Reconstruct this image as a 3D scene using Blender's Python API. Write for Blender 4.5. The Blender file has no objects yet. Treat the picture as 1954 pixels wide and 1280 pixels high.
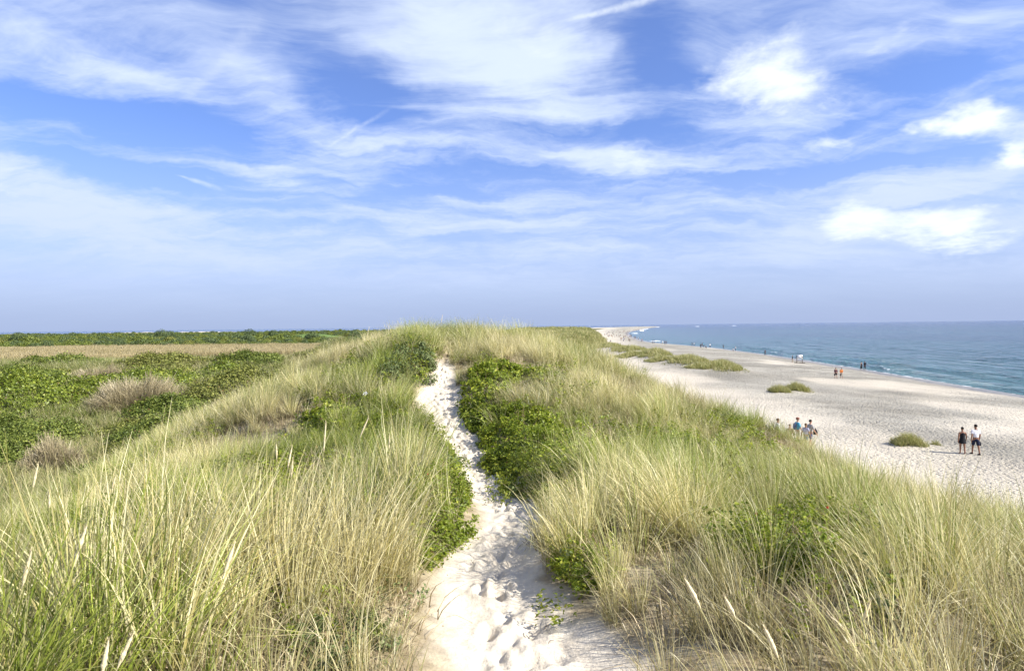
import bpy, math, random
import numpy as np
from mathutils import Vector, Matrix, Euler

random.seed(7)
RNG = np.random.default_rng(11)
SC = bpy.context.scene
COL = SC.collection
R = math.radians

# ------------------------------------------------------------------ camera, light, sky
CAM_Z = 10.0
cam_data = bpy.data.cameras.new("camera")
cam = bpy.data.objects.new("camera", cam_data)
COL.objects.link(cam)
cam_data.sensor_width = 36.0
cam_data.lens = 22.1
cam_data.clip_start = 0.1
cam_data.clip_end = 120000.0
cam.matrix_world = (Matrix.Translation((0, 0, CAM_Z)) @ Matrix.Rotation(R(90 - 0.86), 4, 'X')
                    @ Matrix.Rotation(R(-0.66), 4, 'Z'))
SC.camera = cam

SUN_EL, SUN_AZ = 37.0, 110.0          # azimuth clockwise from +Y (the view direction): sun stands to the right
sun_dir = Vector((math.sin(R(SUN_AZ)) * math.cos(R(SUN_EL)), math.cos(R(SUN_AZ)) * math.cos(R(SUN_EL)), math.sin(R(SUN_EL))))
sl = bpy.data.lights.new("sun", 'SUN')
sl.energy = 5.0
sl.angle = R(0.53)
sl.color = (1.0, 0.95, 0.86)
sun = bpy.data.objects.new("sun", sl)
sun.rotation_euler = (-sun_dir).to_track_quat('-Z', 'Y').to_euler()
sun.location = (60, -10, 60)
COL.objects.link(sun)

SC.view_settings.view_transform = 'Standard'
SC.view_settings.look = 'None'
SC.view_settings.gamma = 1.0
SC.view_settings.use_curve_mapping = False
SC.view_settings.exposure = 0.97
SC.cycles.use_adaptive_sampling = True
SC.cycles.adaptive_threshold = 0.018
SC.cycles.adaptive_min_samples = 16
SC.cycles.max_bounces = 5
SC.cycles.diffuse_bounces = 2
SC.cycles.transmission_bounces = 3
SC.cycles.transparent_max_bounces = 6
SC.cycles.caustics_reflective = False
SC.cycles.caustics_refractive = False

class NT:
    """small node-tree writer"""
    def __init__(self, tree):
        self.t = tree
        self.x = 0
    def n(self, kind, **kw):
        nd = self.t.nodes.new(kind)
        self.x += 40
        nd.location = (self.x, 0)
        ins = kw.pop('ins', {})
        for k, v in kw.items():
            setattr(nd, k, v)
        for k, v in ins.items():
            self.put(nd.inputs[k], v)
        return nd
    def put(self, sock, v):
        if isinstance(v, bpy.types.NodeSocket):
            self.t.links.new(v, sock)
        elif v is not None:
            sock.default_value = v
    def m(self, op, a, b=None, c=None, clamp=False):
        nd = self.n('ShaderNodeMath', operation=op, use_clamp=clamp)
        for i, v in enumerate((a, b, c)):
            if v is not None:
                self.put(nd.inputs[i], v)
        return nd.outputs[0]
    def vm(self, op, a, b=None, s=None):
        nd = self.n('ShaderNodeVectorMath', operation=op)
        self.put(nd.inputs[0], a)
        if b is not None: self.put(nd.inputs[1], b)
        if s is not None: self.put(nd.inputs['Scale'], s)
        return nd.outputs['Value'] if op in ('LENGTH', 'DOT_PRODUCT', 'DISTANCE') else nd.outputs[0]
    def ramp(self, v, a, b, c=0.0, d=1.0, smooth=True):
        nd = self.n('ShaderNodeMapRange', interpolation_type='SMOOTHSTEP' if smooth else 'LINEAR')
        for i, q in enumerate((v, a, b, c, d)):
            self.put(nd.inputs[i], q)
        return nd.outputs[0]
    def mix(self, f, a, b):
        nd = self.n('ShaderNodeMix', data_type='RGBA')
        self.put(nd.inputs[0], f)
        for k, v in ((6, a), (7, b)):
            if isinstance(v, tuple) and len(v) == 3: v = (*v, 1.0)
            self.put(nd.inputs[k], v)
        return nd.outputs[2]
    def noise(self, vec, scale, detail=3.0, rough=0.5, dist=0.0, out=0):
        nd = self.n('ShaderNodeTexNoise', ins={'Vector': vec, 'Scale': scale, 'Detail': detail, 'Roughness': rough, 'Distortion': dist})
        return nd.outputs[out]
    def attr(self, name, kind='GEOMETRY', out='Fac'):
        return self.n('ShaderNodeAttribute', attribute_name=name, attribute_type=kind).outputs[out]
    def xyz(self, v):
        return self.n('ShaderNodeSeparateXYZ', ins={0: v}).outputs
    def cxyz(self, a, b, c):
        return self.n('ShaderNodeCombineXYZ', ins={0: a, 1: b, 2: c}).outputs[0]

# world: Nishita sky behind procedural high cloud
def build_world():
    w = bpy.data.worlds.new("World")
    SC.world = w
    w.use_nodes = True
    t = w.node_tree
    t.nodes.clear()
    g = NT(t)
    STR = 0.12          # colours below are noted at this strength
    sky = g.n('ShaderNodeTexSky', sky_type='NISHITA', sun_disc=False, sun_elevation=R(SUN_EL), sun_rotation=R(SUN_AZ),
              altitude=0.0, air_density=1.0, dust_density=0.6, ozone_density=2.2)
    d = g.n('ShaderNodeTexCoord').outputs['Generated']
    dx, dy, dz = g.xyz(d)[0:3]
    el = g.m('MULTIPLY', g.m('ARCSINE', dz), 57.29578)
    az = g.m('MULTIPLY', g.m('ARCTAN2', dx, dy), 57.29578)
    # the clear sky: deeper, more violet blue than the model gives, hazing out towards the horizon
    base = g.n('ShaderNodeMix', data_type='RGBA', blend_type='MULTIPLY', ins={0: 1.0, 6: sky.outputs[0], 7: (0.67, 0.83, 1.31, 1.0)}).outputs[2]
    base = g.mix(g.ramp(el, -1.0, 18.0, 0.95, 0.0), base, g.mix(g.ramp(el, 0.0, 7.0), tuple(v / STR for v in (0.305, 0.378, 0.580)), tuple(v / STR for v in (0.405, 0.485, 0.700))))
    # cloud coordinates: a flat layer overhead seen in perspective
    inv = g.m('DIVIDE', 1.0, g.m('ADD', g.m('MAXIMUM', dz, 0.0), 0.20))
    p = g.cxyz(g.m('MULTIPLY', dx, inv), g.m('MULTIPLY', dy, inv), 0.0)
    wv = g.vm('SUBTRACT', g.noise(p, 1.6, 3.0, 0.5, out=1), (0.5, 0.5, 0.5))
    pw = g.vm('ADD', p, g.vm('SCALE', wv, s=0.40))
    # thin sheets of cirrus, drawn out roughly along one wind direction
    rot = g.n('ShaderNodeMapping', ins={'Vector': pw, 'Rotation': (0, 0, R(24)), 'Scale': (0.8, 1.5, 1.0)}).outputs[0]
    veil = g.noise(rot, 1.7, 5.0, 0.60, 0.15)
    fib = g.noise(g.n('ShaderNodeMapping', ins={'Vector': pw, 'Rotation': (0, 0, R(16)), 'Scale': (1.0, 3.4, 1.0)}).outputs[0], 2.6, 5.0, 0.68, 0.25)
    puff = g.noise(g.vm('ADD', p, g.vm('SCALE', wv, s=0.25)), 5.5, 5.0, 0.62, 0.1)
    # where the big clouds and the blue openings stand: (azimuth, elevation, half-width, half-height, tilt, weight)
    q = g.cxyz(az, el, 0.0)
    wq = g.vm('SUBTRACT', g.noise(g.n('ShaderNodeMapping', ins={'Vector': q, 'Scale': (0.075, 0.14, 1.0)}).outputs[0], 1.0, 5.0, 0.6, out=1), (0.5, 0.5, 0.5))
    qw = g.vm('ADD', q, g.vm('MULTIPLY', wq, (14.0, 6.0, 0.0)))
    def blobs(lst, soft):
        tot = None
        for (a, e, ra, re, tilt, wt) in lst:
            mp = g.n('ShaderNodeMapping', vector_type='TEXTURE', ins={'Vector': qw, 'Location': (a, e, 0), 'Rotation': (0, 0, R(tilt)), 'Scale': (ra * 1.15, re * 1.15, 1.0)})
            v = g.ramp(g.vm('LENGTH', mp.outputs[0]), soft, 0.0, 0.0, wt)
            tot = v if tot is None else g.m('ADD', tot, v)
        return tot
    soft = blobs(SOFT, 1.0)
    hard = blobs(HARD, 1.0)
    calm = g.ramp(el, 2.0, 7.5, 0.10, 1.0)
    cov = g.m('ADD', g.m('MULTIPLY', calm, g.m('ADD', g.m('MULTIPLY', g.m('SUBTRACT', veil, 0.5), 1.25), g.m('MULTIPLY', g.m('SUBTRACT', fib, 0.5), 1.25))), g.m('ADD', soft, 0.43))
    band = g.noise(g.n('ShaderNodeMapping', ins={'Vector': qw, 'Scale': (0.05, 0.42, 1.0)}).outputs[0], 1.0, 5.0, 0.58, 0.1)
    cov = g.m('ADD', cov, g.m('MULTIPLY', g.m('MULTIPLY', g.m('SUBTRACT', band, 0.5), calm), g.ramp(el, 24.0, 11.0, 0.55, 3.8)))
    # towards the horizon the sheet closes up, then is lost in the haze
    cov = g.m('ADD', cov, g.m('SUBTRACT', g.ramp(el, 16.0, 8.0, 0.0, 0.16), g.ramp(el, 5.5, 0.0, 0.0, 0.50)))
    thin = g.ramp(cov, -0.15, 1.45, 0.06, 0.95)
    hcov = g.m('ADD', g.m('MULTIPLY', g.m('SUBTRACT', puff, 0.5), 1.2), g.m('SUBTRACT', hard, 0.25))
    thick = g.ramp(hcov, 0.0, 0.72, 0.0, 0.97)
    # contrails
    def trail(a0, e0, a1, e1, wd, wt):
        L = math.hypot(a1 - a0, e1 - e0)
        mp = g.n('ShaderNodeMapping', vector_type='TEXTURE', ins={'Vector': g.vm('ADD', q, g.vm('MULTIPLY', wq, (1.2, 1.6, 0.0))), 'Location': (a0, e0, 0), 'Rotation': (0, 0, math.atan2(e1 - e0, a1 - a0))})
        s = g.xyz(mp.outputs[0])
        wdt = g.ramp(s[0], 0.0, L, wd * 0.45, wd, smooth=False)
        lat = g.ramp(g.m('ABSOLUTE', g.m('DIVIDE', s[1], wdt)), 1.0, 0.0, 0.0, wt)
        lon = g.m('MULTIPLY', g.ramp(s[0], -0.5, L * 0.3, 0.0, 1.0), g.ramp(s[0], L + 2.5, L - 0.5, 0.0, 1.0))
        brk = g.ramp(g.noise(g.vm('SCALE', q, s=1.3), 1.0, 3.0), 0.3, 0.6, 0.55, 1.0)
        return g.m('MULTIPLY', g.m('MULTIPLY', lat, lon), brk)
    tr = None
    for a in TRAILS:
        v = trail(*a)
        tr = v if tr is None else g.m('MAXIMUM', tr, v)
    c1 = g.mix(g.ramp(el, 4.0, 20.0), tuple(v / STR for v in (0.525, 0.615, 0.825)), tuple(v / STR for v in (0.63, 0.72, 0.90)))
    col = g.mix(thin, base, c1)
    col = g.mix(g.m('MAXIMUM', thick, tr), col, tuple(v / STR for v in (0.82, 0.88, 0.93)))
    bg = g.n('ShaderNodeBackground', ins={'Color': col, 'Strength': 0.080})
    out = g.n('ShaderNodeOutputWorld')
    t.links.new(bg.outputs[0], out.inputs[0])
    w.cycles.sampling_method = 'MANUAL'
    w.cycles.sample_map_resolution = 512

def sky_at(px, py):
    """azimuth and elevation of a place in the sky noted on a 1954 x 1280 view"""
    x, z = (px - 977) / 1200.0, (622 - 0.0115 * (px - 977) - py) / 1200.0
    return math.degrees(math.atan2(x, 1.0)), math.degrees(math.atan2(z, math.hypot(x, 1.0)))
def B(px, py, rx, ry, tilt, wt):
    a, e = sky_at(px, py)
    a1, _ = sky_at(px + rx, py); a0, _ = sky_at(px - rx, py)
    _, e1 = sky_at(px, py - ry); _, e0 = sky_at(px, py + ry)
    return (a, e, (a1 - a0) / 2, (e1 - e0) / 2, tilt, wt)
SOFT = [B(980, 120, 400, 190, -22, 0.62), B(820, 60, 330, 110, -10, 0.30), B(120, 110, 420, 110, -12, 0.42), B(450, 90, 260, 90, -25, 0.30),
        B(250, 215, 330, 75, -8, -0.85), B(60, 190, 180, 60, 0, -0.55), B(300, 338, 260, 50, -6, -1.05), B(690, 160, 170, 90, -10, -0.60),
        B(60, 360, 260, 90, -18, 0.50), B(520, 350, 240, 50, 5, 0.35), B(640, 235, 240, 60, -25, 0.25), B(1240, 110, 150, 130, -10, -0.70),
        B(1200, 255, 300, 40, -3, -0.75), B(1480, 325, 430, 34, -2, -1.10), B(1180, 305, 180, 55, -6, 0.65), B(1500, 230, 260, 90, -12, 0.32),
        B(1750, 160, 200, 60, 0, -0.45), B(1850, 60, 160, 60, 10, 0.25), B(1620, 430, 420, 60, 3, 0.45), B(1850, 330, 250, 60, 16, 0.40),
        B(700, 362, 340, 26, 0, -0.75), B(500, 430, 120, 18, 0, -0.35), B(480, 468, 150, 15, 0, -0.35), B(960, 462, 260, 13, 2, -0.42), B(1470, 432, 70, 14, 3, -0.45),
        B(1800, 400, 160, 16, -2, -0.55), B(1830, 478, 220, 13, -2, -0.35), B(200, 450, 420, 80, 0, 0.25), B(1000, 420, 400, 40, 0, 0.20)]
HARD = [B(1480, 140, 200, 110, -14, 0.88), B(1030, 110, 260, 120, -20, 0.30), B(1830, 245, 135, 42, -4, 0.95), B(1920, 298, 110, 45, 12, 0.90), B(1690, 85, 60, 55, 30, 0.45),
        B(1640, 420, 150, 60, -6, 0.85), B(1830, 440, 170, 55, -6, 0.82), B(1590, 262, 120, 28, -4, 0.50), B(1200, 305, 150, 48, -6, 0.50), B(520, 355, 140, 26, 6, 0.40), B(40, 345, 140, 60, -15, 0.42)]
def T(p0, p1, wd, wt):
    return (*sky_at(*p0), *sky_at(*p1), wd, wt)
TRAILS = [T((1070, 52), (1275, -6), 0.55, 0.50), T((622, 282), (720, 226), 0.28, 0.20), T((340, 205), (490, 60), 1.1, 0.16), T((355, 343), (395, 355), 0.30, 0.35)]
build_world()

# ------------------------------------------------------------------ the lie of the land (metres; sea level 0, +Y is the view direction)
#TERRAIN-BEGIN
def _hash(ix, iy, s):
    n = (ix.astype(np.int64) * 374761393 + iy.astype(np.int64) * 668265263 + s * 974711) & 0x7fffffff
    n = ((n ^ (n >> 13)) * 1274126177) & 0x7fffffff
    return ((n ^ (n >> 16)) & 0xffff) / 65535.0
def vnoise(x, y, s=0):
    ix, iy = np.floor(x), np.floor(y)
    fx, fy = x - ix, y - iy
    fx, fy = fx * fx * (3 - 2 * fx), fy * fy * (3 - 2 * fy)
    a, b = _hash(ix, iy, s), _hash(ix + 1, iy, s)
    c, d = _hash(ix, iy + 1, s), _hash(ix + 1, iy + 1, s)
    return (a * (1 - fx) + b * fx) * (1 - fy) + (c * (1 - fx) + d * fx) * fy
def fbm(x, y, s=0, o=4):
    v, a, n = 0.0, 0.5, 0.0
    for i in range(o):
        v = v + a * vnoise(x, y, s + i); n += a
        x, y, a = x * 2.03 + 5.1, y * 2.03 + 3.7, a * 0.5
    return v / n - 0.5
def spline(y, ks, vs):
    """cubic through the knots, flat at the ends"""
    ks, vs = np.asarray(ks, float), np.asarray(vs, float)
    y = np.clip(y, ks[0], ks[-1])
    i = np.clip(np.searchsorted(ks, y) - 1, 0, len(ks) - 2)
    m = np.zeros_like(vs)
    sl_ = np.diff(vs) / np.diff(ks)
    for j in range(1, len(ks) - 1):
        m[j] = 0.0 if sl_[j - 1] * sl_[j] <= 0 else 2 * sl_[j - 1] * sl_[j] / (sl_[j - 1] + sl_[j])
    m[0], m[-1] = sl_[0], sl_[-1]
    hh = ks[i + 1] - ks[i]
    t = (y - ks[i]) / hh
    return ((2*t**3 - 3*t**2 + 1) * vs[i] + (t**3 - 2*t**2 + t) * hh * m[i] + (-2*t**3 + 3*t**2) * vs[i + 1] + (t**3 - t**2) * hh * m[i + 1])
def sstep(a, b, v):
    t = np.clip((v - a) / (b - a), 0, 1)
    return t * t * (3 - 2 * t)
def smax(a, b, k):
    h = np.clip(0.5 + 0.5 * (a - b) / k, 0, 1)
    return b * (1 - h) + a * h + k * h * (1 - h)

def path_x(y):
    return spline(y, [-8, 0, 3.6, 5.4, 7.3, 9.5, 12, 15, 17.5, 20, 22.5, 25, 30, 40], [0.6, 0.3, 0.10, -0.22, -0.02, -0.20, -0.55, -1.45, -2.05, -2.1, -2.25, -2.6, -3.4, -5])
def path_half(y):
    return spline(y, [-8, 2, 3.6, 5.0, 6.5, 8, 10, 12, 14.5, 16.3, 17.6, 18.8, 20.0, 40], [0.42, 0.42, 0.40, 0.30, 0.27, 0.31, 0.32, 0.40, 0.58, 0.50, 0.32, 0.14, 0.03, 0.02])
def ridge_z(y):
    return spline(y, [-60, -10, 0, 3.6, 7.5, 10, 12, 15, 18, 21, 24, 26.5, 31, 38, 50, 70], [7.0, 8.2, 8.3, 8.12, 7.95, 7.75, 7.72, 8.15, 8.62, 9.1, 9.48, 9.5, 8.4, 6.2, 4.2, 3.0])
def path_cut(y):
    return spline(y, [-8, 2, 4, 7.5, 10, 12, 14, 17, 21, 24, 27], [0.1, 0.15, 0.18, 0.26, 0.42, 0.48, 0.40, 0.30, 0.04, 0.0, 0.0])
def shore_x(y):
    return spline(y, [-400, -50, 84, 132, 200, 260, 310, 345, 430, 600, 800, 1200, 2000, 2700], [20, 55, 68, 74, 81, 83.5, 80.5, 78, 87, 113, 150, 245, 450, 640])
def foot_x(y):
    return spline(y, [-100, 0, 40, 100, 160, 250, 400, 800, 1500], [14, 16, 17.5, 17, 19, 36, 56, 104, 230])
def height(x, y, fine=True):
    x, y = np.asarray(x, float), np.asarray(y, float)
    u = x - path_x(y)
    zr = ridge_z(y)
    ur, ul = np.maximum(u, 0), np.maximum(-u, 0)
    ar = spline(y, [-20, 3, 8, 14, 19, 24, 40], [0.015, 0.019, 0.026, 0.028, 0.031, 0.037, 0.037])
    al = spline(y, [-20, 3, 8, 14, 19, 24, 40], [0.016, 0.016, 0.022, 0.032, 0.041, 0.050, 0.045])
    kr, kl = 0.30 / ar, 0.25 / al            # quadratic brow, then an even slope
    dr = np.where(ur < kr, ar * ur**2, ar * kr**2 + 0.60 * (ur - kr))
    dl = np.where(ul < kl, al * ul**2, al * kl**2 + 0.50 * (ul - kl))
    near = sstep(90, 40, y)
    dune = zr - dr - dl
    dune = dune + near * (0.75 * fbm(x / 3.6, y / 3.6, 3, 3) * sstep(0.5, 2.5, np.abs(u)))
    # left of the path a mound with a hollow behind it
    dune = dune + 0.45 * np.exp(-(((x + 3.4) / 1.5)**2 + ((y - 20.5) / 2.6)**2)) - 0.35 * np.exp(-(((x + 4.6) / 2.0)**2 + ((y - 14.5) / 2.0)**2))
    dune = dune - 0.12 * np.exp(-(((x - 5.0) / 1.8)**2 + ((y - 8.0) / 2.4)**2))
    dune = dune + 0.98 * np.exp(-(((x - 7.6) / 2.6)**2 + ((y - 17.4) / 3.0)**2)) + 0.35 * np.exp(-(((x - 9.6) / 2.0)**2 + ((y - 12.0) / 2.6)**2))
    # beach
    s = shore_x(y) - x
    be = np.where(s > 0, 2.6 * np.tanh(np.maximum(s, 0) * 0.062 / 2.6), 0.07 * s)
    be = be + np.where(s > 3, 0.10 * fbm(x / 6, y / 14, 9, 3), 0) + 0.25 * fbm(x / 20, y / 30, 21, 2) * sstep(4, 18, s)
    # low embryo dunes on the beach
    for (cx, cy, rx, ry, a) in EMBRYO:
        be = be + a * np.exp(-(((x - cx) / rx)**2 + ((y - cy) / ry)**2))
    # inland plain with mounds
    pl = 2.3 + 0.9 * fbm(x / 26, y / 26, 31, 3)
    for (cx, cy, rx, ry, a) in MOUNDS:
        pl = pl + a * np.exp(-(((x - cx) / rx)**2 + ((y - cy) / ry)**2))
    # belt of older dunes running on beside the beach
    f = foot_x(y)
    belt = sstep(34, 75, y) * sstep(0, 9, f - x) * sstep(-(12 + 0.05 * y), -2, x - f + 18 + 0.07 * y)
    hum = 1.3 + 5.2 * np.clip(fbm(x / 24, y / 34, 41, 3) + 0.35, 0, 1)
    pl = pl + belt * hum * sstep(1500, 500, y)
    # white dunes along the far coast
    far = np.exp(-((y - 1270 - 60 * fbm(x / 300, x * 0 + 1, 5, 2)) / 70)**2) * sstep(-480, -640, x)
    pl = pl + far * (1.0 + 7.0 * np.clip(fbm(x / 45, y / 90, 51, 3) + 0.25, 0, 1))
    inland = sstep(-2.5, 5.0, f - x)
    low = be * (1 - inland) + np.where(s > 0, pl, be) * inland
    # far coast: land ends in the sea beyond
    yend = np.where(x < 40, 1400, 1400 + (np.maximum(x, 40) - 40) * 2.35) + 60 * fbm(x / 200, y / 200, 61, 2)
    low = np.where(y > yend - 60, np.minimum(low, (yend - y) * 0.04), low)
    z = smax(dune, low, 1.2)
    z = np.where(y > 110, low, z)
    z = np.where(y > yend - 60, np.minimum(z, (yend - y) * 0.04), z)
    # the trodden path lies a little below its banks
    w = path_half(y)
    cut = path_cut(y) * sstep(w + 0.75, w * 0.6, np.abs(u)) * sstep(30, 26, y)
    z = z - cut
    if fine:
        z = z + 0.10 * fbm(x / 0.9, y / 0.9, 71, 3) * sstep(60, 30, y) * sstep(2, -3, x - f) * sstep(w, w + 0.6, np.abs(u))
    return z
EMBRYO = [(35.7, 107, 4.8, 8, 0.9), (33.9, 122, 5.2, 12, 1.3), (32.6, 143, 4.5, 12, 1.5), (31.3, 163, 5.2, 14, 1.4), (29.6, 187, 6, 14, 1.6), (29.1, 103, 2.6, 5, 0.35), (41.3, 122.5, 2.2, 4.5, 0.5),
          (31.0, 73.0, 2.4, 1.5, 0.36), (33.6, 74.2, 1.6, 1.2, 0.40), (25.9, 41.2, 1.35, 0.8, 0.24), (27.9, 41.4, 0.5, 0.3, 0.08)]
MOUNDS = [(-45, 60, 12, 9, 2.4), (-26, 62, 9, 8, 2.1), (-36, 80, 14, 9, 1.2), (-66, 75, 14, 12, 1.4), (-18, 84, 10, 8, 1.5), (-134, 420, 20, 40, 4.0), (-41, 150, 6, 9, 4.6), (-20, 48, 6, 6, 1.2), (-62, 106, 22, 10, 1.7), (-36, 112, 18, 10, 1.7), (-84, 104, 14, 9, 1.2)]
#TERRAIN-END

# ------------------------------------------------------------------ mesh and object helpers
def make_mesh(name, verts, faces, attrs=None, smooth=False, mats=()):
    """faces: an (M,3) or (M,4) array, or a list of such arrays"""
    me = bpy.data.meshes.new(name)
    verts = np.asarray(verts, np.float32)
    fl = faces if isinstance(faces, list) else [faces]
    fl = [np.asarray(f, np.int32) for f in fl if len(f)]
    loops = np.concatenate([f.ravel() for f in fl])
    sizes = np.concatenate([np.full(len(f), f.shape[1], np.int32) for f in fl])
    starts = np.concatenate([[0], np.cumsum(sizes)[:-1]]).astype(np.int32)
    me.vertices.add(len(verts)); me.vertices.foreach_set('co', verts.ravel())
    me.loops.add(len(loops)); me.loops.foreach_set('vertex_index', loops)
    me.polygons.add(len(sizes)); me.polygons.foreach_set('loop_start', starts)
    try: me.polygons.foreach_set('loop_total', sizes)
    except Exception: pass
    if smooth: me.polygons.foreach_set('use_smooth', np.ones(len(sizes), bool))
    for k, (kind, dom, val) in (attrs or {}).items():
        a = me.attributes.new(k, kind, dom)
        a.data.foreach_set({'FLOAT': 'value', 'INT': 'value', 'FLOAT_VECTOR': 'vector', 'FLOAT_COLOR': 'color'}[kind], np.asarray(val, np.int32 if kind == 'INT' else np.float32).ravel())
    me.update(calc_edges=True)
    for m_ in mats: me.materials.append(m_)
    return me
def link(name, me, parent=None, loc=None):
    o = bpy.data.objects.new(name, me)
    COL.objects.link(o)
    if parent: o.parent = parent
    if loc is not None: o.location = loc
    return o
def tag(o, label=None, cat=None, group=None, kind=None):
    for k, v in (('label', label), ('category', cat), ('group', group), ('kind', kind)):
        if v: o[k] = v
    return o
def thing(name, label, cat, loc=(0, 0, 0), rz=0.0, group=None):
    o = bpy.data.objects.new(name, None)
    o.empty_display_size = 0.2
    COL.objects.link(o)
    o.location = loc; o.rotation_euler = (0, 0, rz)
    return tag(o, label, cat, group)
def copy_tree(o, parent=None):
    c = o.copy(); COL.objects.link(c); c.parent = parent
    for ch in o.children: copy_tree(ch, c)
    return c
def H1(x, y): return float(height(np.array([x]), np.array([y]))[0])

# ------------------------------------------------------------------ materials
def new_mat(name):
    m = bpy.data.materials.new(name); m.use_nodes = True
    m.node_tree.nodes.clear()
    return m, NT(m.node_tree)
def finish(g, shader, disp=None):
    out = g.n('ShaderNodeOutputMaterial')
    g.t.links.new(shader, out.inputs[0])
def bump(g, hgt, dist, strength=1.0):
    return g.n('ShaderNodeBump', ins={'Height': hgt, 'Distance': dist, 'Strength': strength}).outputs[0]

def ground_material():
    m, g = new_mat("ground_sand_and_soil")
    pos = g.n('ShaderNodeNewGeometry').outputs['Position']
    sand, beach, wet, veg, wrack = (g.attr(k) for k in ('sand', 'beach', 'wet', 'veg', 'wrack'))
    n1 = g.noise(pos, 0.35, 4.0, 0.6); n2 = g.noise(pos, 6.0, 5.0, 0.65); n3 = g.noise(pos, 60.0, 3.0, 0.6)
    clean = g.mix(g.ramp(n2, 0.3, 0.7), (0.53, 0.462, 0.36), (0.62, 0.556, 0.45))
    clean = g.mix(g.ramp(n3, 0.58, 0.74, 0.0, 0.45), clean, (0.27, 0.21, 0.14))
    soil = g.mix(g.ramp(n2, 0.35, 0.65), (0.20, 0.155, 0.09), (0.36, 0.30, 0.19))
    plain = g.mix(g.ramp(n1, 0.35, 0.65), (0.075, 0.085, 0.032), (0.15, 0.135, 0.06))
    meadow = g.mix(g.ramp(n1, 0.35, 0.65), (0.09, 0.15, 0.03), (0.13, 0.19, 0.04))
    col = g.mix(g.ramp(veg, 0.0, 0.5), soil, plain)
    col = g.mix(g.ramp(veg, 0.6, 1.0), col, meadow)
    col = g.mix(sand, col, clean)
    # the beach: trampled, dimple shade painted as dark speckles, with paler drifts
    big = g.noise(pos, 0.09, 3.0, 0.55)
    bc = g.mix(g.ramp(big, 0.38, 0.62), (0.285, 0.264, 0.214), (0.385, 0.358, 0.296))
    dimple_shade = g.noise(pos, 9.0, 2.0, 0.7)
    bc = g.mix(g.ramp(dimple_shade, 0.52, 0.66, 0.0, 0.7), bc, (0.12, 0.10, 0.08))
    drift = g.m('MULTIPLY', g.attr('drift'), 0.75)
    bc = g.mix(drift, bc, clean)
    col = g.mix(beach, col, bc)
    wr = g.m('MULTIPLY', wrack, g.ramp(g.noise(pos, 0.9, 5.0, 0.7), 0.42, 0.60))
    col = g.mix(g.m('MULTIPLY', wet, 0.8), col, (0.22, 0.19, 0.15))
    col = g.mix(wr, col, (0.045, 0.038, 0.028))
    # footprints and hollows
    fp = g.n('ShaderNodeTexVoronoi', feature='SMOOTH_F1', ins={'Vector': g.vm('ADD', pos, g.vm('SCALE', g.noise(pos, 1.6, 2.0, out=1), s=0.5)), 'Scale': 3.4, 'Smoothness': 0.35, 'Randomness': 1.0}).outputs['Distance']
    fpn = g.noise(pos, 6.5, 3.0, 0.6, 0.5)
    tread = g.m('ADD', g.m('MULTIPLY', g.ramp(fp, 0.05, 0.55), 0.6), g.m('MULTIPLY', fpn, 0.9))
    amt = g.m('MULTIPLY', beach, g.m('SUBTRACT', 1.0, g.m('MULTIPLY', drift, 0.65)))
    amt = g.m('MULTIPLY', amt, g.m('SUBTRACT', 1.0, g.m('MULTIPLY', wet, 0.85)))
    amt = g.m('MULTIPLY', amt, g.ramp(g.noise(pos, 0.16, 3.0, 0.6), 0.36, 0.62, 0.55, 1.3))
    hgt = g.m('ADD', g.m('MULTIPLY', g.m('MULTIPLY', tread, amt), 0.24), g.m('ADD', g.m('MULTIPLY', n2, 0.03), g.m('MULTIPLY', n3, 0.0022)))
    b = g.n('ShaderNodeBsdfPrincipled', ins={'Base Color': col, 'Roughness': g.ramp(wet, 0.0, 1.0, 0.92, 0.28, smooth=False), 'Normal': bump(g, hgt, 1.0), 'Specular IOR Level': 0.25})
    finish(g, b.outputs[0])
    return m

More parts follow.
